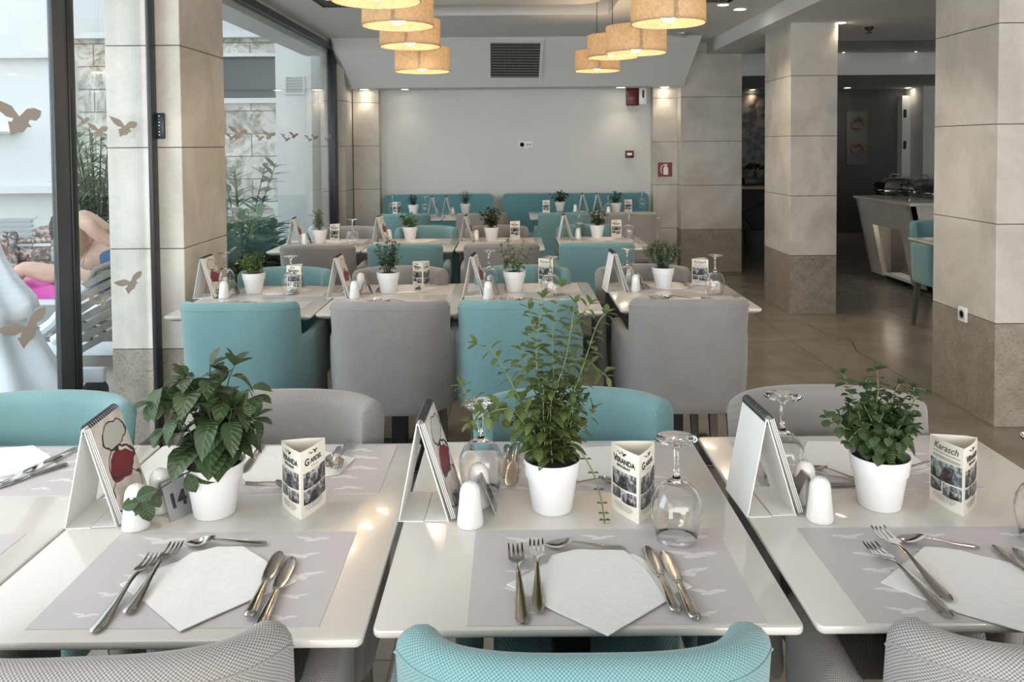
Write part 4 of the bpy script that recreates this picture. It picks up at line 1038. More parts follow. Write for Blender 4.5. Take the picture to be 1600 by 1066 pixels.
for px, py, lb in [(360, 462, D2[0]), (570, 461, D2[1]), (770, 461, D2[2]), (999, 452, D2[3]), (479, 381, D3[0])]:
    p = at(px, py); dup(nt_, (p.x, p.y, TZ), 0, 'small grey number holder beside the shaker on ' + lb)

# ---- desk calendars
def mk_calendar():
    t = thing('desk_calendar', 'x', 'calendar', group='white easel calendars')
    H_, L_, hl, hr, ap = .185, .125, -.05, .045, -.012; th = .0022; b = MB()
    b.hexa([(hl, 0, 0), (hl + th, 0, 0), (hl + th, L_, 0), (hl, L_, 0)], [(ap - th, 0, H_), (ap, 0, H_), (ap, L_, H_), (ap - th, L_, H_)])
    b.hexa([(hr - th, 0, 0), (hr, 0, 0), (hr, L_, 0), (hr - th, L_, 0)], [(ap, 0, H_), (ap + th, 0, H_), (ap + th, L_, H_), (ap, L_, H_)])
    b.box(hl, -.003, 0, L_, .0, .0018); b.box(-.001, hr, 0, L_, .0012, .003); b.build('easel', 'card', t, 0)
    def pp(u, v, off):    # u along the ridge, v down the sheet
        x = ap + th + (hr - ap - th) * v; z = H_ - H_ * v
        n = Vector((H_, 0, hr - ap)).normalized(); bow = -.004 * math.sin(PI * v)
        return Vector((x, L_ * u, z)) + n * (off + .002 + bow * 0 + .0035 * v)
    b = MB(); nu, nv = 1, 12
    for k in range(5):
        b.mi = 0 if k % 2 == 0 else 1; o0 = .0006 + k * .0017
        rings = [[pp(0, v * .97 / nv + .01, o0), pp(1, v * .97 / nv + .01, o0), pp(1, v * .97 / nv + .01, o0 + .0013), pp(0, v * .97 / nv + .01, o0 + .0013)] for v in range(nv + 1)]
        b.loft(rings)
    shs = b.build('sheets', ['card', 'inkgrey'], t, 0)
    b = MB(); o0 = .0095
    g = [[b.bm.verts.new(pp(u, v * .97 / nv + .012, o0)) for u in (.0, 1)] for v in range(nv + 1)]
    for v in range(nv):
        b.face([g[v][0], g[v][1], g[v + 1][1], g[v + 1][0]], [(0, 1 - v / nv), (1, 1 - v / nv), (1, 1 - (v + 1) / nv), (0, 1 - (v + 1) / nv)])
    b.mi = 1; put_text(b, 'Oliv', .030, lambda x, y: pp(.36 + x / L_, .93 - y / H_, o0 + .0006), shear=.3, bold=.0003)
    b.build('picture_sheet', ['wine', 'ink'], shs, 0, rec=False)
    b = MB()
    for i in range(15):
        y = L_ * (i + .5) / 15
        b.tube([(ap + .004 + .0085 * math.cos(a), y + .0012 * math.sin(a), H_ - .001 + .0085 * math.sin(a)) for a in [2 * PI * k / 12 for k in range(12)]], .0014, 6)
    b.build('spiral', 'wire', t, 180); return t
cal = None
for px, py, rz, lb in [(144, 826, 4, 'easel calendar with the red wine picture, at far left of the front tables'), (664, 816, -2, 'easel calendar on the front centre table, picture seen edge on'), (1208, 808, 3, 'easel calendar showing its blank white back, on the front right table'),
    (318, 467, 0, 'easel calendar on ' + D2[0]), (527, 466, 0, 'easel calendar on ' + D2[1]), (739, 464, -6, 'easel calendar on ' + D2[2]), (964, 457, 4, 'easel calendar on ' + D2[3]),
    (459, 383, 4, 'easel calendar on ' + D3[0]), (591, 379, -6, 'easel calendar on ' + D3[1]), (728, 378, -4, 'easel calendar on ' + D3[2]), (884, 376, 2, 'easel calendar on ' + D3[3]),
    (676, 337, 0, 'easel calendar on ' + D4[0]), (698, 337, 0, 'easel calendar on ' + D4[1]), (912, 331, 0, 'easel calendar on ' + D4[2]), (935, 331, 0, 'easel calendar on ' + D4[3])]:
    p = at(px, py)
    if cal is None: cal = mk_calendar(); cal.location = (p.x, p.y, TZ); cal.rotation_euler = (0, 0, R(rz)); cal['label'] = lb
    else: dup(cal, (p.x, p.y, TZ), R(rz), lb)

# ---- three-sided tent cards
def mk_tent(kL, kR):
    t = thing('tent_card', 'x', 'tent card', group='three-sided cream tent cards')
    s, H_ = .083, .128; r3 = math.sqrt(3)
    V = [Vector((-s / 2, s * r3 / 6, 0)), Vector((0, -s * r3 / 3, 0)), Vector((s / 2, s * r3 / 6, 0))]
    def fp(k, u, v, off):
        a, c = V[k], V[(k + 1) % 3]; e = (c - a).normalized(); n = Vector((e.y, -e.x, 0))
        if n.dot((a + c) / 2) < 0: n = -n
        return a.lerp(c, u) + n * (math.sin(PI * u) * .0035 + off) + Vector((0, 0, v * H_))
    b = MB()
    for k in range(3):
        g = [[b.bm.verts.new(fp(k, u / 8, v, o)) for u in range(9)] for v, o in ((0, 0), (1, 0), (1, -.0006), (0, -.0006), (0, 0))]
        for i in range(4):
            for u in range(8): b.face([g[i][u], g[i][u + 1], g[i + 1][u + 1], g[i + 1][u]])
    b.build('card', 'cream', t, 30)
    def patch(b, k, u0, u1, v0, v1, off=.0004, wob=0):
        n = 8
        lo = [b.bm.verts.new(fp(k, u0 + (u1 - u0) * i / n, v0 + wob * math.sin(PI * i / n + .4), off)) for i in range(n + 1)]; hi = [b.bm.verts.new(fp(k, u0 + (u1 - u0) * i / n, v1 + wob * .6 * math.sin(PI * i / n + .8), off)) for i in range(n + 1)]
        for i in range(n): b.face([lo[i], lo[i + 1], hi[i + 1], hi[i]], [(u0 * 3 + i / n, k * 2 + v0 * 9 // 1 + .02), (u0 * 3 + (i + 1) / n, k * 2 + v0 * 9 // 1 + .02), (u0 * 3 + (i + 1) / n, k * 2 + v0 * 9 // 1 + .98), (u0 * 3 + i / n, k * 2 + v0 * 9 // 1 + .98)])
    def face(k, kind):
        ink = MB(); ph = MB()
        tx = lambda x, y, x0=.5, y0=.8: fp(k, x0 + x / s, y0 + y / H_, .0005)
        for bx, by, bs in ((.52, .925, .016), (.30, .93, .006), (.38, .915, .008)):
            if kind != 'K': ink.poly([fp(k, bx + u * bs / s, by + v * bs * .8 / H_, .0005) for u, v in BIRD])
        if kind == 'V':
            put_text(ink, 'V', .0185, lambda x, y: tx(x - .026, y, .5, .765), bold=.0007)
            put_text(ink, 'ERANDA', .0135, lambda x, y: tx(x + .0055, y, .5, .775), bold=.0006)
            put_text(ink, 'RESTAURANT', .0065, lambda x, y: tx(x, y, .5, .71), bold=.0003)
            patch(ph, k, .07, .93, .42, .66, wob=-.02); patch(ph, k, .07, .42, .24, .39, wob=-.015); patch(ph, k, .45, .93, .22, .385, wob=-.015)
        elif kind == 'G':
            put_text(ink, 'G', .0185, lambda x, y: tx(x - .0235, y, .5, .755), bold=.0006); put_text(ink, 'ARDEL', .0125, lambda x, y: tx(x + .005, y, .5, .77), bold=.0005)
            for i in range(4): put_text(ink, '•', .010, lambda x, y, i=i: tx(x + (i - 1.5) * .006, y, .5, .69))
            patch(ph, k, .09, .97, .42, .66, wob=-.02); patch(ph, k, .09, .97, .19, .40, wob=-.02)
        else:
            put_text(ink, 'Karasch', .0185, lambda x, y: tx(x, y, .5, .85), shear=.35, bold=.0001)
            for v in (.80, .745, .72): patch(ink, k, .12, .92, v, v + .008)
            patch(ph, k, .04, .96, .40, .69, wob=-.02); patch(ph, k, .04, .40, .21, .38, wob=-.015); patch(ph, k, .44, .96, .19, .375, wob=-.015)
        for i, v in enumerate((.165, .145, .125, .105, .085)):
            a = .12 + .05 * abs(i - 1.5)
            for q in range(7):
                w_ = (1 - 2 * a) / 7; patch(ink, k, a + q * w_, a + q * w_ + w_ * (.6 + .3 * ((q * 7 + i * 3) % 3) / 3), v, v + .006)
        ink.build('printing', 'ink', t, 0, rec=False); ph.build('photographs', 'photocol' if kind == 'K' else 'photobw', t, 0, rec=False)
    face(0, kL); face(1, kR); return t
tents = []
for kl, kr, px, py, rz, lb in [('V', 'G', 474, 795, 10, 'cream tent card right of the broad-leaved plant, both photo sides showing'), ('V', 'G', 992, 801, 0, 'cream tent card between the tall mint and the wine glass'), ('K', 'V', 1494, 790, -15, 'cream tent card with slanted script and bluish colour photos, front right table')]:
    p = at(px, py); t = mk_tent(kl, kr); t.location = (p.x, p.y, TZ); t.rotation_euler = (0, 0, R(rz)); t['label'] = lb; tents.append(t)
for k, px, py, rz, lb in [(1, 464, 455, 40, D2[0]), (1, 659, 449, 12, D2[1]), (2, 856, 443, 30, D2[2]), (2, 1096, 444, 30, D2[3]), (1, 526, 377, 35, D3[0]), (1, 807, 372, 30, D3[2]), (1, 965, 370, 30, D3[3]),
    (1, 620, 335, 10, D4[0]), (1, 855, 332, 30, D4[2]), (1, 983, 331, 30, D4[3])]:
    p = at(px, py); dup(tents[k], (p.x, p.y, TZ), R(rz), 'small cream tent card with printed photos on ' + lb)

# ------------------------------------------------------------------ potted herbs
def leaf(b, base, d, up, L, W, droop=.25, fold=.18, n=5, rnd_=0):
    d = d.normalized(); side = d.cross(up)
    if side.length < 1e-4: side = d.orthogonal()
    side.normalize(); nn = side.cross(d).normalized(); pv = None
    prof = (.0, .62, .95, .98, .7, .0) if n == 5 else (0, .9, .8, 0)
    m = len(prof) - 1
    for i in range(m + 1):
        t = i / m; c = base + d * L * t * (1 - .12 * droop * t) - nn * droop * L * t * t; w_ = prof[i] * W / 2
        l = c + side * w_ + nn * w_ * fold * 2; r = c - side * w_ + nn * w_ * fold * 2
        cur = (b.bm.verts.new(l), b.bm.verts.new(c), b.bm.verts.new(r)) if 0 < i < m else (b.bm.verts.new(c),) * 3
        if pv:
            q = (i - 1) / m
            if i == 1: b.face([pv[1], cur[0], cur[1]], [(0, q), (-1, t), (0, t)]); b.face([pv[1], cur[1], cur[2]], [(0, q), (0, t), (1, t)])
            elif i == m: b.face([pv[0], cur[1], pv[1]], [(-1, q), (0, t), (0, q)]); b.face([pv[1], cur[1], pv[2]], [(0, q), (0, t), (1, q)])
            else: b.face([pv[0], cur[0], cur[1], pv[1]], [(-1, q), (-1, t), (0, t), (0, q)]); b.face([pv[1], cur[1], cur[2], pv[2]], [(0, q), (0, t), (1, t), (1, q)])
        pv = cur
def mk_pot(t):
    MB().lathe([(.001, 0), (.0365, 0), (.0385, .002), (.0485, .066), (.0515, .067), (.0555, .097), (.0555, .1), (.0535, .1), (.0525, .09), (.001, .088)], 48).build('pot', 'potwhite', t, 35)
    b = MB(); rd = random.Random(2); rings = []
    for r, z in ((.053, .0885), (.046, .092), (.03, .094), (.015, .095)): rings.append([(r * math.cos(2 * PI * i / 20), r * math.sin(2 * PI * i / 20), z + rd.uniform(-.002, .003)) for i in range(20)])
    b.loft(rings); return b.build('soil', 'soil', t, 80)
def herb(loc, label, stems, lm, smat, L, W, gap, seed, t0=.12, droop=.25, fold=.15, per=2, tiptuft=3, srad=.0016, up_=.35, shrink=.45, leafn=5):
    rd = random.Random(seed); t = thing('potted_herb', label, 'plant', loc, group='herbs in small white pots'); mk_pot(t)
    sb, lb = MB(), MB()
    for st in stems:
        P_ = smoothpath(st, 7); sb.tube(P_, [srad * (1 - .5 * i / len(P_)) for i in range(len(P_))], 6)
        ln = [0]
        for i in range(1, len(P_)): ln.append(ln[-1] + (P_[i] - P_[i - 1]).length)
        s = ln[-1] * t0; az = rd.random() * 6.28
        while s < ln[-1]:
            j = max(i for i in range(len(ln)) if ln[i] <= s); j = min(j, len(P_) - 2); p = P_[j].lerp(P_[j + 1], (s - ln[j]) / max(1e-6, ln[j + 1] - ln[j])); tg = (P_[j + 1] - P_[j]).normalized()
            u = tg.orthogonal().normalized(); v = tg.cross(u); k = s / ln[-1]; sz = (1 - shrink * max(0, k - .35) / .65) * rd.uniform(.75, 1.15)
            for q in range(per):
                a = az + q * 2 * PI / per + rd.uniform(-.3, .3); d = (u * math.cos(a) + v * math.sin(a) + tg * up_ * rd.uniform(.4, 1.4)).normalized()
                if d.z < -.7: d.z = -.3
                leaf(lb, p + d * .002, d + Vector((0, 0, rd.uniform(-.15, .15))), Vector((0, 0, 1)) + tg * .3, L * sz, W * sz, droop * rd.uniform(.3, 1.7), fold, leafn)
            az += PI / 2 + rd.uniform(-.2, .2); s += gap * rd.uniform(.8, 1.2)
        tg = (P_[-1] - P_[-2]).normalized(); u = tg.orthogonal().normalized(); v = tg.cross(u)
        for q in range(tiptuft):
            a = q * 2 * PI / tiptuft + rd.random(); leaf(lb, P_[-1], tg * rd.uniform(.6, 1.2) + u * math.cos(a) * .8 + v * math.sin(a) * .8, Vector((0, 0, 1)) + u * .1, L * .6, W * .55, .15, fold, leafn)
    sb.build('stems', smat, t, 180); lb.build('foliage', lm, t, 180, rec=False); return t
def rstems(seed, n, h, spread, z0=.092, bend=.3, hv=.35):
    rd = random.Random(seed); out = []
    for i in range(n):
        a = rd.random() * 6.28; r0 = rd.uniform(0, .022); r1 = spread * rd.uniform(.25, 1) ; hh = h * rd.uniform(1 - hv, 1) * (1 - .35 * (r1 / spread) ** 2)
        b0 = Vector((r0 * math.cos(a), r0 * math.sin(a), z0)); e = Vector((r1 * math.cos(a), r1 * math.sin(a), z0 + hh))
        m = b0.lerp(e, .5) + Vector((rd.uniform(-1, 1), rd.uniform(-1, 1), 0)) * bend * .05 + Vector((-math.cos(a), -math.sin(a), 0)) * r1 * .12
        out.append([b0, m, e])
    return out
# centre: tall mint; stems follow the plant in the photograph
pc = at(863, 794)
def H3(px, py, dy=0): 
    q = aty(px, py, pc.y + dy); return Vector((q.x - pc.x, dy, q.z - TZ))
mint = [[(0.0, -.005, .09), H3(850, 640), H3(838, 560, .02), H3(848, 466, .02)], [(.005, 0, .09), H3(866, 620, .01), H3(864, 520, .03), H3(877, 449, .03)],
    [(-.005, .01, .09), H3(856, 650, -.01), H3(884, 560, -.01), H3(898, 474, -.01)], [(.012, .0, .09), H3(880, 650), H3(905, 590, .0), H3(932, 510), H3(947, 490)],
    [(-.012, .005, .09), H3(822, 648, -.01), H3(800, 600, -.02), H3(775, 556, -.02), H3(762, 545, -.02), H3(746, 538, -.02)], [(-.015, 0, .09), H3(815, 660), H3(770, 650, -.01), H3(735, 622, -.02), H3(722, 604, -.02)],
    [(-.01, -.01, .09), H3(810, 650, -.03), H3(780, 640, -.04), H3(735, 660, -.03)], [(.01, 0, .09), H3(878, 600, .02), H3(905, 560, .03), H3(948, 588, .02)],
    [(.015, .01, .09), H3(885, 680, .02), H3(908, 640, .03), H3(912, 628, .03)], [(0, 0, .09), H3(850, 600, .05), H3(835, 530, .06), H3(826, 482, .05)],
    [(0, .01, .09), H3(870, 600, .05), H3(890, 520, .06), H3(922, 476, .05)], [(.0, .02, .09), H3(848, 640, .07), H3(815, 560, .07), H3(838, 510, .06)]]
mint += rstems(5, 16, .16, .085)
t = herb((pc.x, pc.y, TZ), 'tall leggy mint in a white pot on the front centre table', mint, 'leafB', 'stem', .041, .021, .0165, 3, t0=.1, droop=.3)
# its long runner hanging over the rim
b, lb_ = MB(), MB(); run = smoothpath([H3(858, 715), H3(885, 697, -.02), H3(905, 705, -.04), H3(925, 735, -.045), H3(938, 775, -.05), Vector((H3(943, 815, -.05).x, -.05, .012)), Vector((H3(944, 826, -.06).x, -.07, .004))], 8)
b.tube(run, .0013, 6)
for i in range(10, len(run) - 1, 5):
    for s in (-1, 1): leaf(lb_, run[i], Vector((s, -.3, .2)), Vector((0, 0, 1)), .011, .009, .1)
b.build('runner', 'stem', t, 180); lb_.build('runner_leaves', 'leafB', t, 180, rec=False)
# left: broad-leaved plant
pc = at(336, 801)
br = [[(0, 0, .09), H3(318, 660), H3(300, 605), H3(262, 600, .01), H3(240, 628, .01)], [(-.01, 0, .09), H3(322, 640, .02), H3(318, 600, .02), H3(290, 590, .02)], [(.005, 0, .09), H3(332, 640, -.01), H3(328, 580, -.01), H3(330, 573, -.01)],
    [(.01, .01, .09), H3(352, 640, .01), H3(356, 600), H3(366, 572)], [(.015, 0, .09), H3(365, 650, -.02), H3(385, 610, -.02), H3(395, 620, -.03)], [(.02, .005, .09), H3(380, 670, -.01), H3(396, 655, -.02)],
    [(-.02, 0, .09), H3(300, 680, -.02), H3(272, 650, -.03), H3(258, 670, -.03)], [(0, -.01, .09), H3(335, 680, -.03), H3(325, 640, -.04)], [(.01, .02, .09), H3(350, 650, .04), H3(345, 600, .05)], [(0, -.01, .09), H3(355, 670, -.03), H3(362, 640, -.04)],
    [(-.01, .01, .09), H3(318, 670, .03), H3(285, 630, .04)], [(.0, .0, .09), H3(340, 640, .0), H3(343, 610, -.03)]]
t = herb((pc.x, pc.y, TZ), 'broad-leaved dark green herb in a white pot, left front table', br, 'leafA', 'stemdark', .066, .052, .038, 8, t0=.3, droop=.7, srad=.0017, shrink=.35, tiptuft=4)
b, lb_ = MB(), MB(); run = smoothpath([H3(325, 715), H3(300, 735, -.05), H3(280, 745, -.06), H3(240, 770, -.07), H3(218, 785, -.075)], 5); b.tube(run, .0015, 6)
for i, dx, dz, L_ in ((4, .9, -.4, .05), (7, .5, -.9, .04), (11, .3, .9, .018), (14, -.8, -.2, .042), (15, .5, -.9, .03), (17, .2, -1, .045), (19, -1, -.2, .036), (19, -.5, -.9, .03)):
    leaf(lb_, run[i], Vector((dx, -.3, dz)), Vector((0, -1, .6)), L_, L_ * .68, .2)
b.build('runner', 'stemdark', t, 180); lb_.build('runner_leaves', 'leafA', t, 180, rec=False)
# right: round-leaved plant
pc = at(1374, 789)
rl = [[(-.01, 0, .09), H3(1345, 660), H3(1330, 620), H3(1318, 585)], [(-.01, -.01, .09), H3(1345, 680, -.01), H3(1310, 665, -.02), H3(1292, 652, -.02)], [(0, 0, .09), H3(1368, 650), H3(1372, 610), H3(1370, 578)],
    [(.01, 0, .09), H3(1385, 650, .01), H3(1400, 610, .01), H3(1406, 600, .01)], [(.012, 0, .09), H3(1405, 665), H3(1425, 635), H3(1428, 605)], [(.015, .01, .09), H3(1400, 650, .02), H3(1425, 610, .03), H3(1446, 610, .03)],
    [(0, 0, .09), H3(1350, 670, -.03), H3(1325, 690, -.04)], [(.005, 0, .09), H3(1360, 600, .02), H3(1352, 598, .02)]]
rl += rstems(9, 30, .125, .088)
herb((pc.x, pc.y, TZ), 'dark round-leaved herb in a white pot, front right table', rl, 'leafC', 'stem', .026, .024, .013, 5, t0=.25, droop=.35, up_=.2, shrink=.3)

spec = [(397, 458, D2[0], 'curly bright green herb in white pot on ', 30, .105, .078, 'leafE', .024, .019, .016, 0), (607, 457, D2[1], 'bushy green herb in white pot on ', 26, .17, .085, 'leafC', .022, .016, .017, 0),
    (804, 455, D2[2], 'sparse leafy herb in white pot on ', 9, .16, .11, 'leafB', .034, .022, .022, 0), (1036, 449, D2[3], 'fine-leaved grey green thyme in white pot on ', 80, .15, .105, 'leafD', .014, .009, .0055, 1),
    (500, 380, D3[0], 'upright narrow light green herb in white pot on ', 14, .19, .05, 'leafE', .038, .013, .016, 0), (641, 375, D3[1], 'light green rosette-leaved herb in white pot on ', 18, .115, .075, 'leafE', .034, .026, .022, 0),
    (768, 376, D3[2], 'dark big-leaved trailing herb in white pot on ', 18, .15, .095, 'leafA', .046, .036, .03, 0), (933, 372, D3[3], 'bushy mid green herb in white pot on ', 22, .135, .085, 'leafC', .03, .02, .02, 0),
    (646, 335, D4[0], 'small green herb in white pot on ', 20, .125, .065, 'leafC', .024, .018, .022, 0), (727, 333, D4[1], 'spreading bushy herb in white pot on ', 24, .16, .08, 'leafC', .018, .012, .018, 0),
    (875, 330, D4[2], 'dark broad bushy herb in white pot on ', 22, .13, .11, 'leafA', .035, .028, .028, 0), (963, 332, D4[3], 'dark leafy herb in white pot on ', 22, .13, .09, 'leafA', .026, .018, .022, 0)]
for i, (px, py, d, lb, n, h, sp, lm, L_, W_, gp, fine) in enumerate(spec):
    p = at(px, py); herb((p.x, p.y, TZ), lb + d, rstems(30 + i, n, h, sp), lm, 'stemdark' if lm != 'leafE' else 'stem', L_, W_, gp, 60 + i, t0=.3 if not fine else .35, droop=.3, up_=.35 if not fine else .0, shrink=.45 if not fine else 0, per=2 if not fine else 3, srad=.0013, leafn=5 if not fine else 3)
# ------------------------------------------------------------------ the terrace outside
def B3(name, m_, *boxes, parent=None):
    b = MB()
    for q in boxes: b.box(*q)
    return b.build(name, m_, parent, 0)
wl = struct(B3('exterior_wall', 'extstone', (-9, -2.78, 9.5, 9.8, 0, 2.0), (-9, -4.4, 9.5, 9.8, 2.0, 2.56), (-9, -2.78, 9.5, 9.8, 2.56, 2.75)))
struct(B3('exterior_pilaster', 'extwall', (-2.78, -2.36, 9.42, 9.8, 0, 2.76)))
struct(B3('exterior_recess', 'extwall', (-2.38, -1.9, 9.75, 9.9, 0, 3.4)))
struct(B3('parapet_cap', 'extwall', (-9, -2.3, 9.38, 9.85, 2.75, 2.82)))
struct(B3('exterior_back_building', 'extwall', (-16, -1.5, 13, 13.3, 0, 7)))
o = struct(B3('window_3', 'extwall', (-4.4, -2.78, 9.44, 9.5, 1.98, 2.04), (-4.4, -2.78, 9.44, 9.5, 2.53, 2.57)))
B3('glass_pane', 'darkglass', (-4.4, -2.78, 9.6, 9.63, 2.0, 2.57), parent=o)
c = aty(461, 133, 9.42)
t = thing('wall_vent', 'small white square louvred vent on the pilaster outside', 'vent', c)
B3('frame', 'extwall', (-.12, .12, -.02, 0, -.11, -.09), (-.12, .12, -.02, 0, .09, .11), (-.12, -.10, -.02, 0, -.09, .09), (.10, .12, -.02, 0, -.09, .09), parent=t)
B3('louvres', 'extgrey', *[(-.10, .10, -.015, 0, -.085 + .034 * i, -.062 + .034 * i) for i in range(5)], parent=t)
# plastered kiosk at the left
a = aty(72, 90, 8.2); c = aty(0, 290, 8.2)
kx = aty(106, 200, 9.25).x
struct(B3('kiosk_wall', 'extwall', (-9, kx, 9.25, 9.5, 1.03, 2.50), (-9, kx - .15, 9.15, 9.5, 2.50, 4.5)))
struct(B3('kiosk_ledge', 'extwall', (-9, kx + .1, 9.1, 9.5, .95, 1.03)))
b = MB(); b.box(-9, kx - .2, 9.28, 9.5, 0, .95); struct(b.build('kiosk_base', 'extwall', smooth=0))
c = aty(24, 364, 9.27)
t = thing('louvre_panel', 'grey horizontal louvres in the white cabinet under the ledge outside', 'vent', c)
B3('louvres', 'extgrey', *[(-.5, .20, -.015, .03, -.15 + .055 * i, -.125 + .055 * i) for i in range(6)], parent=t); B3('frame', 'extwall', (-.55, .25, -.005, .03, -.19, -.165), (-.55, .25, -.005, .03, .17, .19), parent=t)
c = aty(10, 202, 9.25)
t = thing('air_conditioner', 'long white wall unit on the kiosk behind large bird decal', 'appliance', c)
MB().box(-.35, .18, -.18, 0, -.05, .05, .02, 3).build('housing', 'whiteplast', t); MB().box(-.33, .16, -.185, -.17, -.045, -.03).build('slot', 'extgrey', t)

# oleander shrub and lower plants
def shrub(loc, label, n, h, spread, L, W, seed, lean=(0, 0), lm='leafO', name='oleander', gap=.05, z0=0, t0=.3):
    rd = random.Random(seed); t = thing(name, label, 'shrub', loc); sb, lb = MB(), MB()
    for i in range(n):
        a = rd.random() * 6.28; r1 = spread * rd.uniform(.2, 1); hh = h * rd.uniform(.6, 1)
        P_ = smoothpath([Vector((rd.uniform(-.05, .05), rd.uniform(-.05, .05), z0)), Vector((r1 * .35 * math.cos(a) + lean[0] * .4, r1 * .35 * math.sin(a), hh * .5)), Vector((r1 * math.cos(a) + lean[0], r1 * math.sin(a) + lean[1], hh))], 8)
        sb.tube(P_, [.012 * (1 - .75 * k / len(P_)) for k in range(len(P_))], 6); ln = 0
        for k in range(int(len(P_) * t0), len(P_) - 1):
            seg = (P_[k + 1] - P_[k]); m = max(1, int(seg.length / gap)); tg = seg.normalized(); u = tg.orthogonal().normalized(); v = tg.cross(u)
            for j in range(m):
                for q in range(3):
                    aa = rd.random() * 6.28; d = u * math.cos(aa) + v * math.sin(aa) + tg * .8; leaf(lb, P_[k] + seg * (j / m), d, Vector((0, 0, 1)), L * rd.uniform(.7, 1.2), W, .3, .1)
    sb.build('branches', 'stemdark', t, 180); lb.build('foliage', lm, t, 180, rec=False); return t
c = aty(152, 330, 7.7); shrub((c.x, 7.7, 0), 'bushy oleander with narrow leaves against the rough stone wall outside', 30, 1.75, .36, .15, .03, 3, lean=(.0, 0), t0=.45)
MB().lathe([(.001, 0), (.2, 0), (.26, .35), (.28, .36), (.25, .36), (.24, .3), (.001, .3)], 28, c=(c.x, 7.7, 0)).build('planter', 'extgrey'); tag(bpy.data.objects['planter'], 'grey round planter at the foot of the oleander', 'planter')
c = aty(378, 330, 7.6); shrub((c.x, 7.6, 0), 'thin upright sapling with drooping leaves outside the far window', 5, 1.95, .28, .17, .055, 9, lean=(.05, 0), name='sapling', gap=.13, t0=.45)
for i, (px, h, lb) in enumerate(((372, .95, 'broad-leaved shrub outside the window nearest the left column'), (405, .85, 'broad-leaved shrub outside the window in the middle'), (432, .72, 'low broad-leaved shrub outside the window by the pilaster'))):
    c = aty(px, 380, 6.9 + .5 * i); shrub((c.x, 6.9 + .5 * i, 0), lb, 6, h, .26, .20, .075, 20 + i, name='garden_shrub', gap=.09, t0=.25)
struct(B3('garden_kerb', 'extwall', (-5, -2.2, 6.2, 6.35, -.02, .35)))

# sun lounger with raised back
def P4(px, py, Y): return aty(px, py, Y)
t = thing('sun_lounger', 'weathered wooden slatted lounger with a white frame outside the glass', 'sun lounger', (0, 0, 0))
Yl, Yr = 4.55, 5.15
lo, hi = P4(84, 505, Yl), P4(205, 395, Yl)
mid = P4(133, 445, Yl)
for k, Y in enumerate((Yl, Yr)):
    b = MB(); b.tube([(lo.x - .35, Y, lo.z - .25), (lo.x, Y, lo.z), (mid.x, Y, mid.z)], .035, 10); b.build('rail', 'cloth', t)
    b = MB(); b.tube([(mid.x, Y, mid.z), (P4(150, 421, Yl).x, Y, P4(150, 421, Yl).z), (hi.x + .1, Y, hi.z + .02)], .018, 8); b.build('back_rail', 'slat', t)
    b = MB(); q0, q1 = P4(70, 583, Yl), P4(164, 586, Yl); b.box(q0.x - .8, q1.x, Y - .02, Y + .02, q1.z - .04, q1.z + .045, .008); b.build('base_rail', 'cloth', t)
    b = MB(); b.tube([(P4(118, 500, Yl).x, Y, P4(118, 500, Yl).z), (P4(170, 560, Yl).x + .15, Y, .30)], .02, 8); b.build('brace', 'slat', t)
    b = MB(); q = P4(150, 606, Yl); b.lathe([(.001, -.015), (.06, -.015), (.07, -.01), (.07, .01), (.06, .015), (.001, .015)], 24, mx=Matrix.Translation((q.x, Y, .06)) @ Matrix.Rotation(PI / 2, 4, 'X')); b.build('wheel', 'iron', t)
u0, u1 = Vector((P4(104, 500, Yl).x, 0, P4(104, 500, Yl).z)), Vector((hi.x + .1, 0, hi.z))
for i in range(7):
    f = i / 6; z0 = hi.z - .04 - f * .52
    q0 = P4(122 - f * 4, 452 + f * 100, Yl); q1 = P4(215, 405 + f * 92, Yl)
    MB().hexa([(q0.x, Yl - .02, q0.z - .021), (q1.x, Yl - .02, q1.z - .021), (q1.x, Yl, q1.z - .021), (q0.x, Yl, q0.z - .021)], [(q0.x, Yl - .02, q0.z + .021), (q1.x, Yl - .02, q1.z + .021), (q1.x, Yl, q1.z + .021), (q0.x, Yl, q0.z + .021)]).build('slat', 'slat', t, 0)
for i in range(8):
    f = i / 7; a_ = mid.lerp(hi, f); MB().box(a_.x - .03, a_.x + .03, Yl, Yr, a_.z - .01, a_.z + .01).build('bed_slat', 'slat', t, 0)
t = thing('side_table', 'small wooden table behind the lounger slats outside', 'table', (P4(158, 470, 5.5).x, 5.5, 0))
z_ = P4(158, 488, 5.5).z
MB().box(-.25, .35, -.25, .25, z_ - .03, z_, .005).build('tabletop', 'slat', t)
for sx_ in (-1, 1):
    for sy in (-1, 1): MB().box(.05 + sx_ * .25 - .02, .05 + sx_ * .25 + .02, sy * .2 - .02, sy * .2 + .02, 0, z_ - .03).build('leg', 'slat', t, 0)
# towel on a further lounger
t = thing('sun_lounger', 'second white lounger under the pink towel, partly behind the white canvas', 'sun lounger', (P4(60, 430, 6.0).x, 6.0, 0))
zl = P4(60, 445, 6.0).z
MB().box(-1.2, 1.0, -.3, .3, zl - .10, zl - .05, .01).build('bed', 'cloth', t); 
for sx_ in (-1, .8):
    for sy in (-.25, .25): MB().box(sx_ - .03, sx_ + .03, sy - .03, sy + .03, 0, zl - .1).build('leg', 'slat', t, 0)
q0, q1 = P4(12, 462, 5.8), P4(90, 440, 5.8)
b = MB(); rings = []
for i in range(13):
    x = q0.x - .1 + (q1.x - q0.x + .15) * i / 12; rings.append([(x, 5.68 + .5 * j / 5, zl - .045 + (.075 if k else 0) + (.012 * math.sin(i * 1.3 + j) if k else 0)) for k in (0, 1) for j in (range(6) if k == 0 else range(5, -1, -1))])
b.loft(rings); tag(b.build('towel', 'towel', smooth=60), 'bright pink towel on the further lounger outside', 'towel')
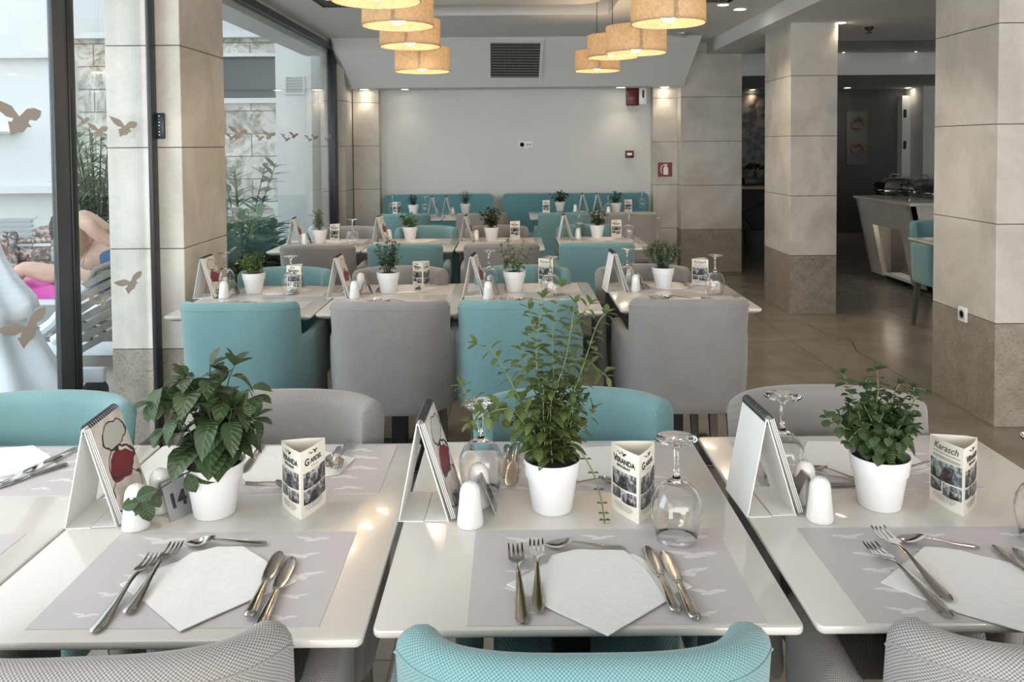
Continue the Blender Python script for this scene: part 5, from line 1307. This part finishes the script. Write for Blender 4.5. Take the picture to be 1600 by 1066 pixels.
# carved painted bench
c = P4(50, 385, 7.2)
t = thing('carved_bench', 'ornate carved and painted wooden daybed in front of white ledge outside', 'furniture', (c.x, 7.2, 0)); zb_ = P4(50, 415, 7.2).z; zt_ = P4(50, 378, 7.2).z
wl_ = c.x - P4(-40, 385, 7.2).x; wr = P4(100, 385, 7.2).x - c.x
MB().box(-wl_, wr, -.02, .04, zb_ + .05, zb_ + .17, .01).build('front_panel', 'orn', t); MB().tube([(-wl_, 0, zt_), (wr, 0, zt_ + .02)], .03, 10).build('top_rail', 'orn', t)
MB().box(-wl_, wr, .0, .5, zb_, zb_ + .05).build('seat', 'orn', t, 0)
for x in (P4(14, 385, 7.2).x - c.x, P4(26, 385, 7.2).x - c.x, wr - .05):
    MB().lathe([(.03, 0), (.03, zb_ - .02), (.05, zb_), (.035, zb_ + .06), (.05, zb_ + .12), (.03, zt_ + .0), (.045, zt_ + .06), (.03, zt_ + .10), (.001, zt_ + .11)], 14, c=(x, -.05, 0)).build('post', 'orn', t)
tag(MB().box(P4(52, 350, 7.3).x, P4(95, 350, 7.3).x, 7.25, 7.6, zt_ + .0, zt_ + .13, .05, 3).build('cushion', 'orn'), 'patterned cushion lying on the carved daybed outside', 'cushion')
# white canvas parasol, closed and draped
c = P4(-30, 520, 3.9)
t = thing('closed_parasol', 'folded white canvas parasol hanging in pleats at left edge outside', 'parasol', (c.x, 3.9, 0))
b = MB(); rings = []
for z, r in ((.02, .46), (.22, .37), (.45, .26), (.62, .19), (.64, .235), (.7, .22), (.80, .15), (.91, .10), (1.1, .05), (1.6, .035), (2.2, .02)):
    rings.append([((r * (1 + .10 * math.sin(9 * a + z * 2))) * math.cos(a), (r * (1 + .10 * math.sin(9 * a + z * 2))) * math.sin(a), z + .03 * math.sin(4 * a)) for a in [2 * PI * i / 72 for i in range(72)]])
b.loft(rings); b.build('canopy', 'cloth', t, 180); MB().tube([(0, 0, 0), (0, 0, 2.35)], .022, 10).build('pole', 'alu', t)

# ------------------------------------------------------------------ sunbathers
def body(name, parent, joints, edges, rad, m_, root=0):
    me = bpy.data.meshes.new(name); me.from_pydata(joints, edges, []); o = bpy.data.objects.new(name, me); COL.objects.link(o); o.parent = parent
    md = o.modifiers.new('s', 'SKIN')
    if not me.skin_vertices: me.attributes
    for i, r in enumerate(rad): sv = me.skin_vertices[0].data[i]; sv.radius = (r, r) if not isinstance(r, tuple) else r; sv.use_root = (i == root)
    md.use_smooth_shade = True; s = o.modifiers.new('d', 'SUBSURF'); s.levels = 2; s.render_levels = 2
    bpy.context.view_layer.update()
    nm = bpy.data.meshes.new_from_object(o.evaluated_get(bpy.context.evaluated_depsgraph_get())); o.modifiers.clear(); o.data = nm; nm.materials.clear(); nm.materials.append(M[m_])
    nm.polygons.foreach_set('use_smooth', [True] * len(nm.polygons)); return o
def W(px, py, Y): return tuple(aty(px, py, Y))
t = thing('person', 'person lying back on the slatted lounger with raised bent arms and blue shorts', 'person', (0, 0, 0))
J = [W(196, 402, 4.85), W(172, 396, 4.85), W(146, 392, 4.85), W(124, 384, 4.85), W(110, 368, 4.87), W(99, 358, 4.9),           # pelvis, belly, chest, shoulder, neck, head
     W(118, 372, 4.68), W(122, 340, 4.62), W(140, 352, 4.58), W(158, 370, 4.60), W(180, 382, 4.62),                                   # near arm raised to the elbow and down over the body
     W(122, 372, 5.02), W(128, 332, 5.05), W(150, 348, 5.05), W(176, 364, 5.05),                                                       # far arm
     W(215, 385, 4.78), W(258, 352, 4.75), W(290, 410, 4.75), W(215, 385, 4.95), W(250, 345, 4.98), W(285, 400, 4.98)]                # legs behind the column
E = [(0, 1), (1, 2), (2, 3), (3, 4), (4, 5), (3, 6), (6, 7), (7, 8), (8, 9), (9, 10), (3, 11), (11, 12), (12, 13), (13, 14), (0, 15), (15, 16), (16, 17), (0, 18), (18, 19), (19, 20)]
rd_ = [.12, .12, .13, .12, .055, .07, .06, .042, .048, .040, .032, .06, .04, .045, .034, .09, .065, .045, .09, .065, .045]
body('body', t, J, E, rd_, 'skin'); 
hd = Vector(J[5]); MB().lathe([(.001, -.10), (.05, -.08), (.074, -.03), (.078, .03), (.062, .08), (.03, .10), (.001, .105)], 20, c=hd, mx=None).build('hair', 'hair', t)
sh0 = Vector(J[0]); b = MB(); b.lathe([(.13, -.13), (.145, -.05), (.145, .06), (.135, .12), (.11, .125)], 24, mx=Matrix.Translation(sh0 + Vector((.04, 0, .0))) @ Matrix.Rotation(R(80), 4, 'Y')); b.build('shorts', 'shorts', t)
t = thing('person', 'second person lying down, one bent leg on the pink towel', 'person', (0, 0, 0))
Yp = 5.9
J = [W(150, 425, Yp), W(185, 420, Yp), W(215, 415, Yp), W(235, 408, Yp), W(118, 428, Yp - .1), W(78, 428, Yp - .1), W(36, 418, Yp - .1), W(12, 448, Yp - .1), W(-10, 455, Yp - .1), W(118, 428, Yp + .12), W(70, 436, Yp + .14), W(25, 440, Yp + .14), W(250, 402, Yp)]
E = [(0, 1), (1, 2), (2, 3), (0, 4), (4, 5), (5, 6), (6, 7), (7, 8), (0, 9), (9, 10), (10, 11), (3, 12)]
body('body', t, J, E, [.13, .12, .13, .06, .085, .075, .062, .05, .035, .085, .06, .05, .09], 'skin')
c = Vector(J[12]); MB().lathe([(.001, -.11), (.06, -.09), (.092, -.03), (.098, .03), (.08, .09), (.035, .115), (.001, .12)], 20, c=c + Vector((.02, 0, .01))).build('hair', 'hair', t)
c = Vector(J[0]); b = MB(); b.lathe([(.14, -.1), (.15, 0), (.145, .1)], 24, mx=Matrix.Translation(c) @ Matrix.Rotation(R(90), 4, 'Y')); b.build('shorts', 'shorts', t)
for o in bpy.data.objects:
    if 'label' in o and o['label'] == 'x': print('UNLABELLED', o.name)
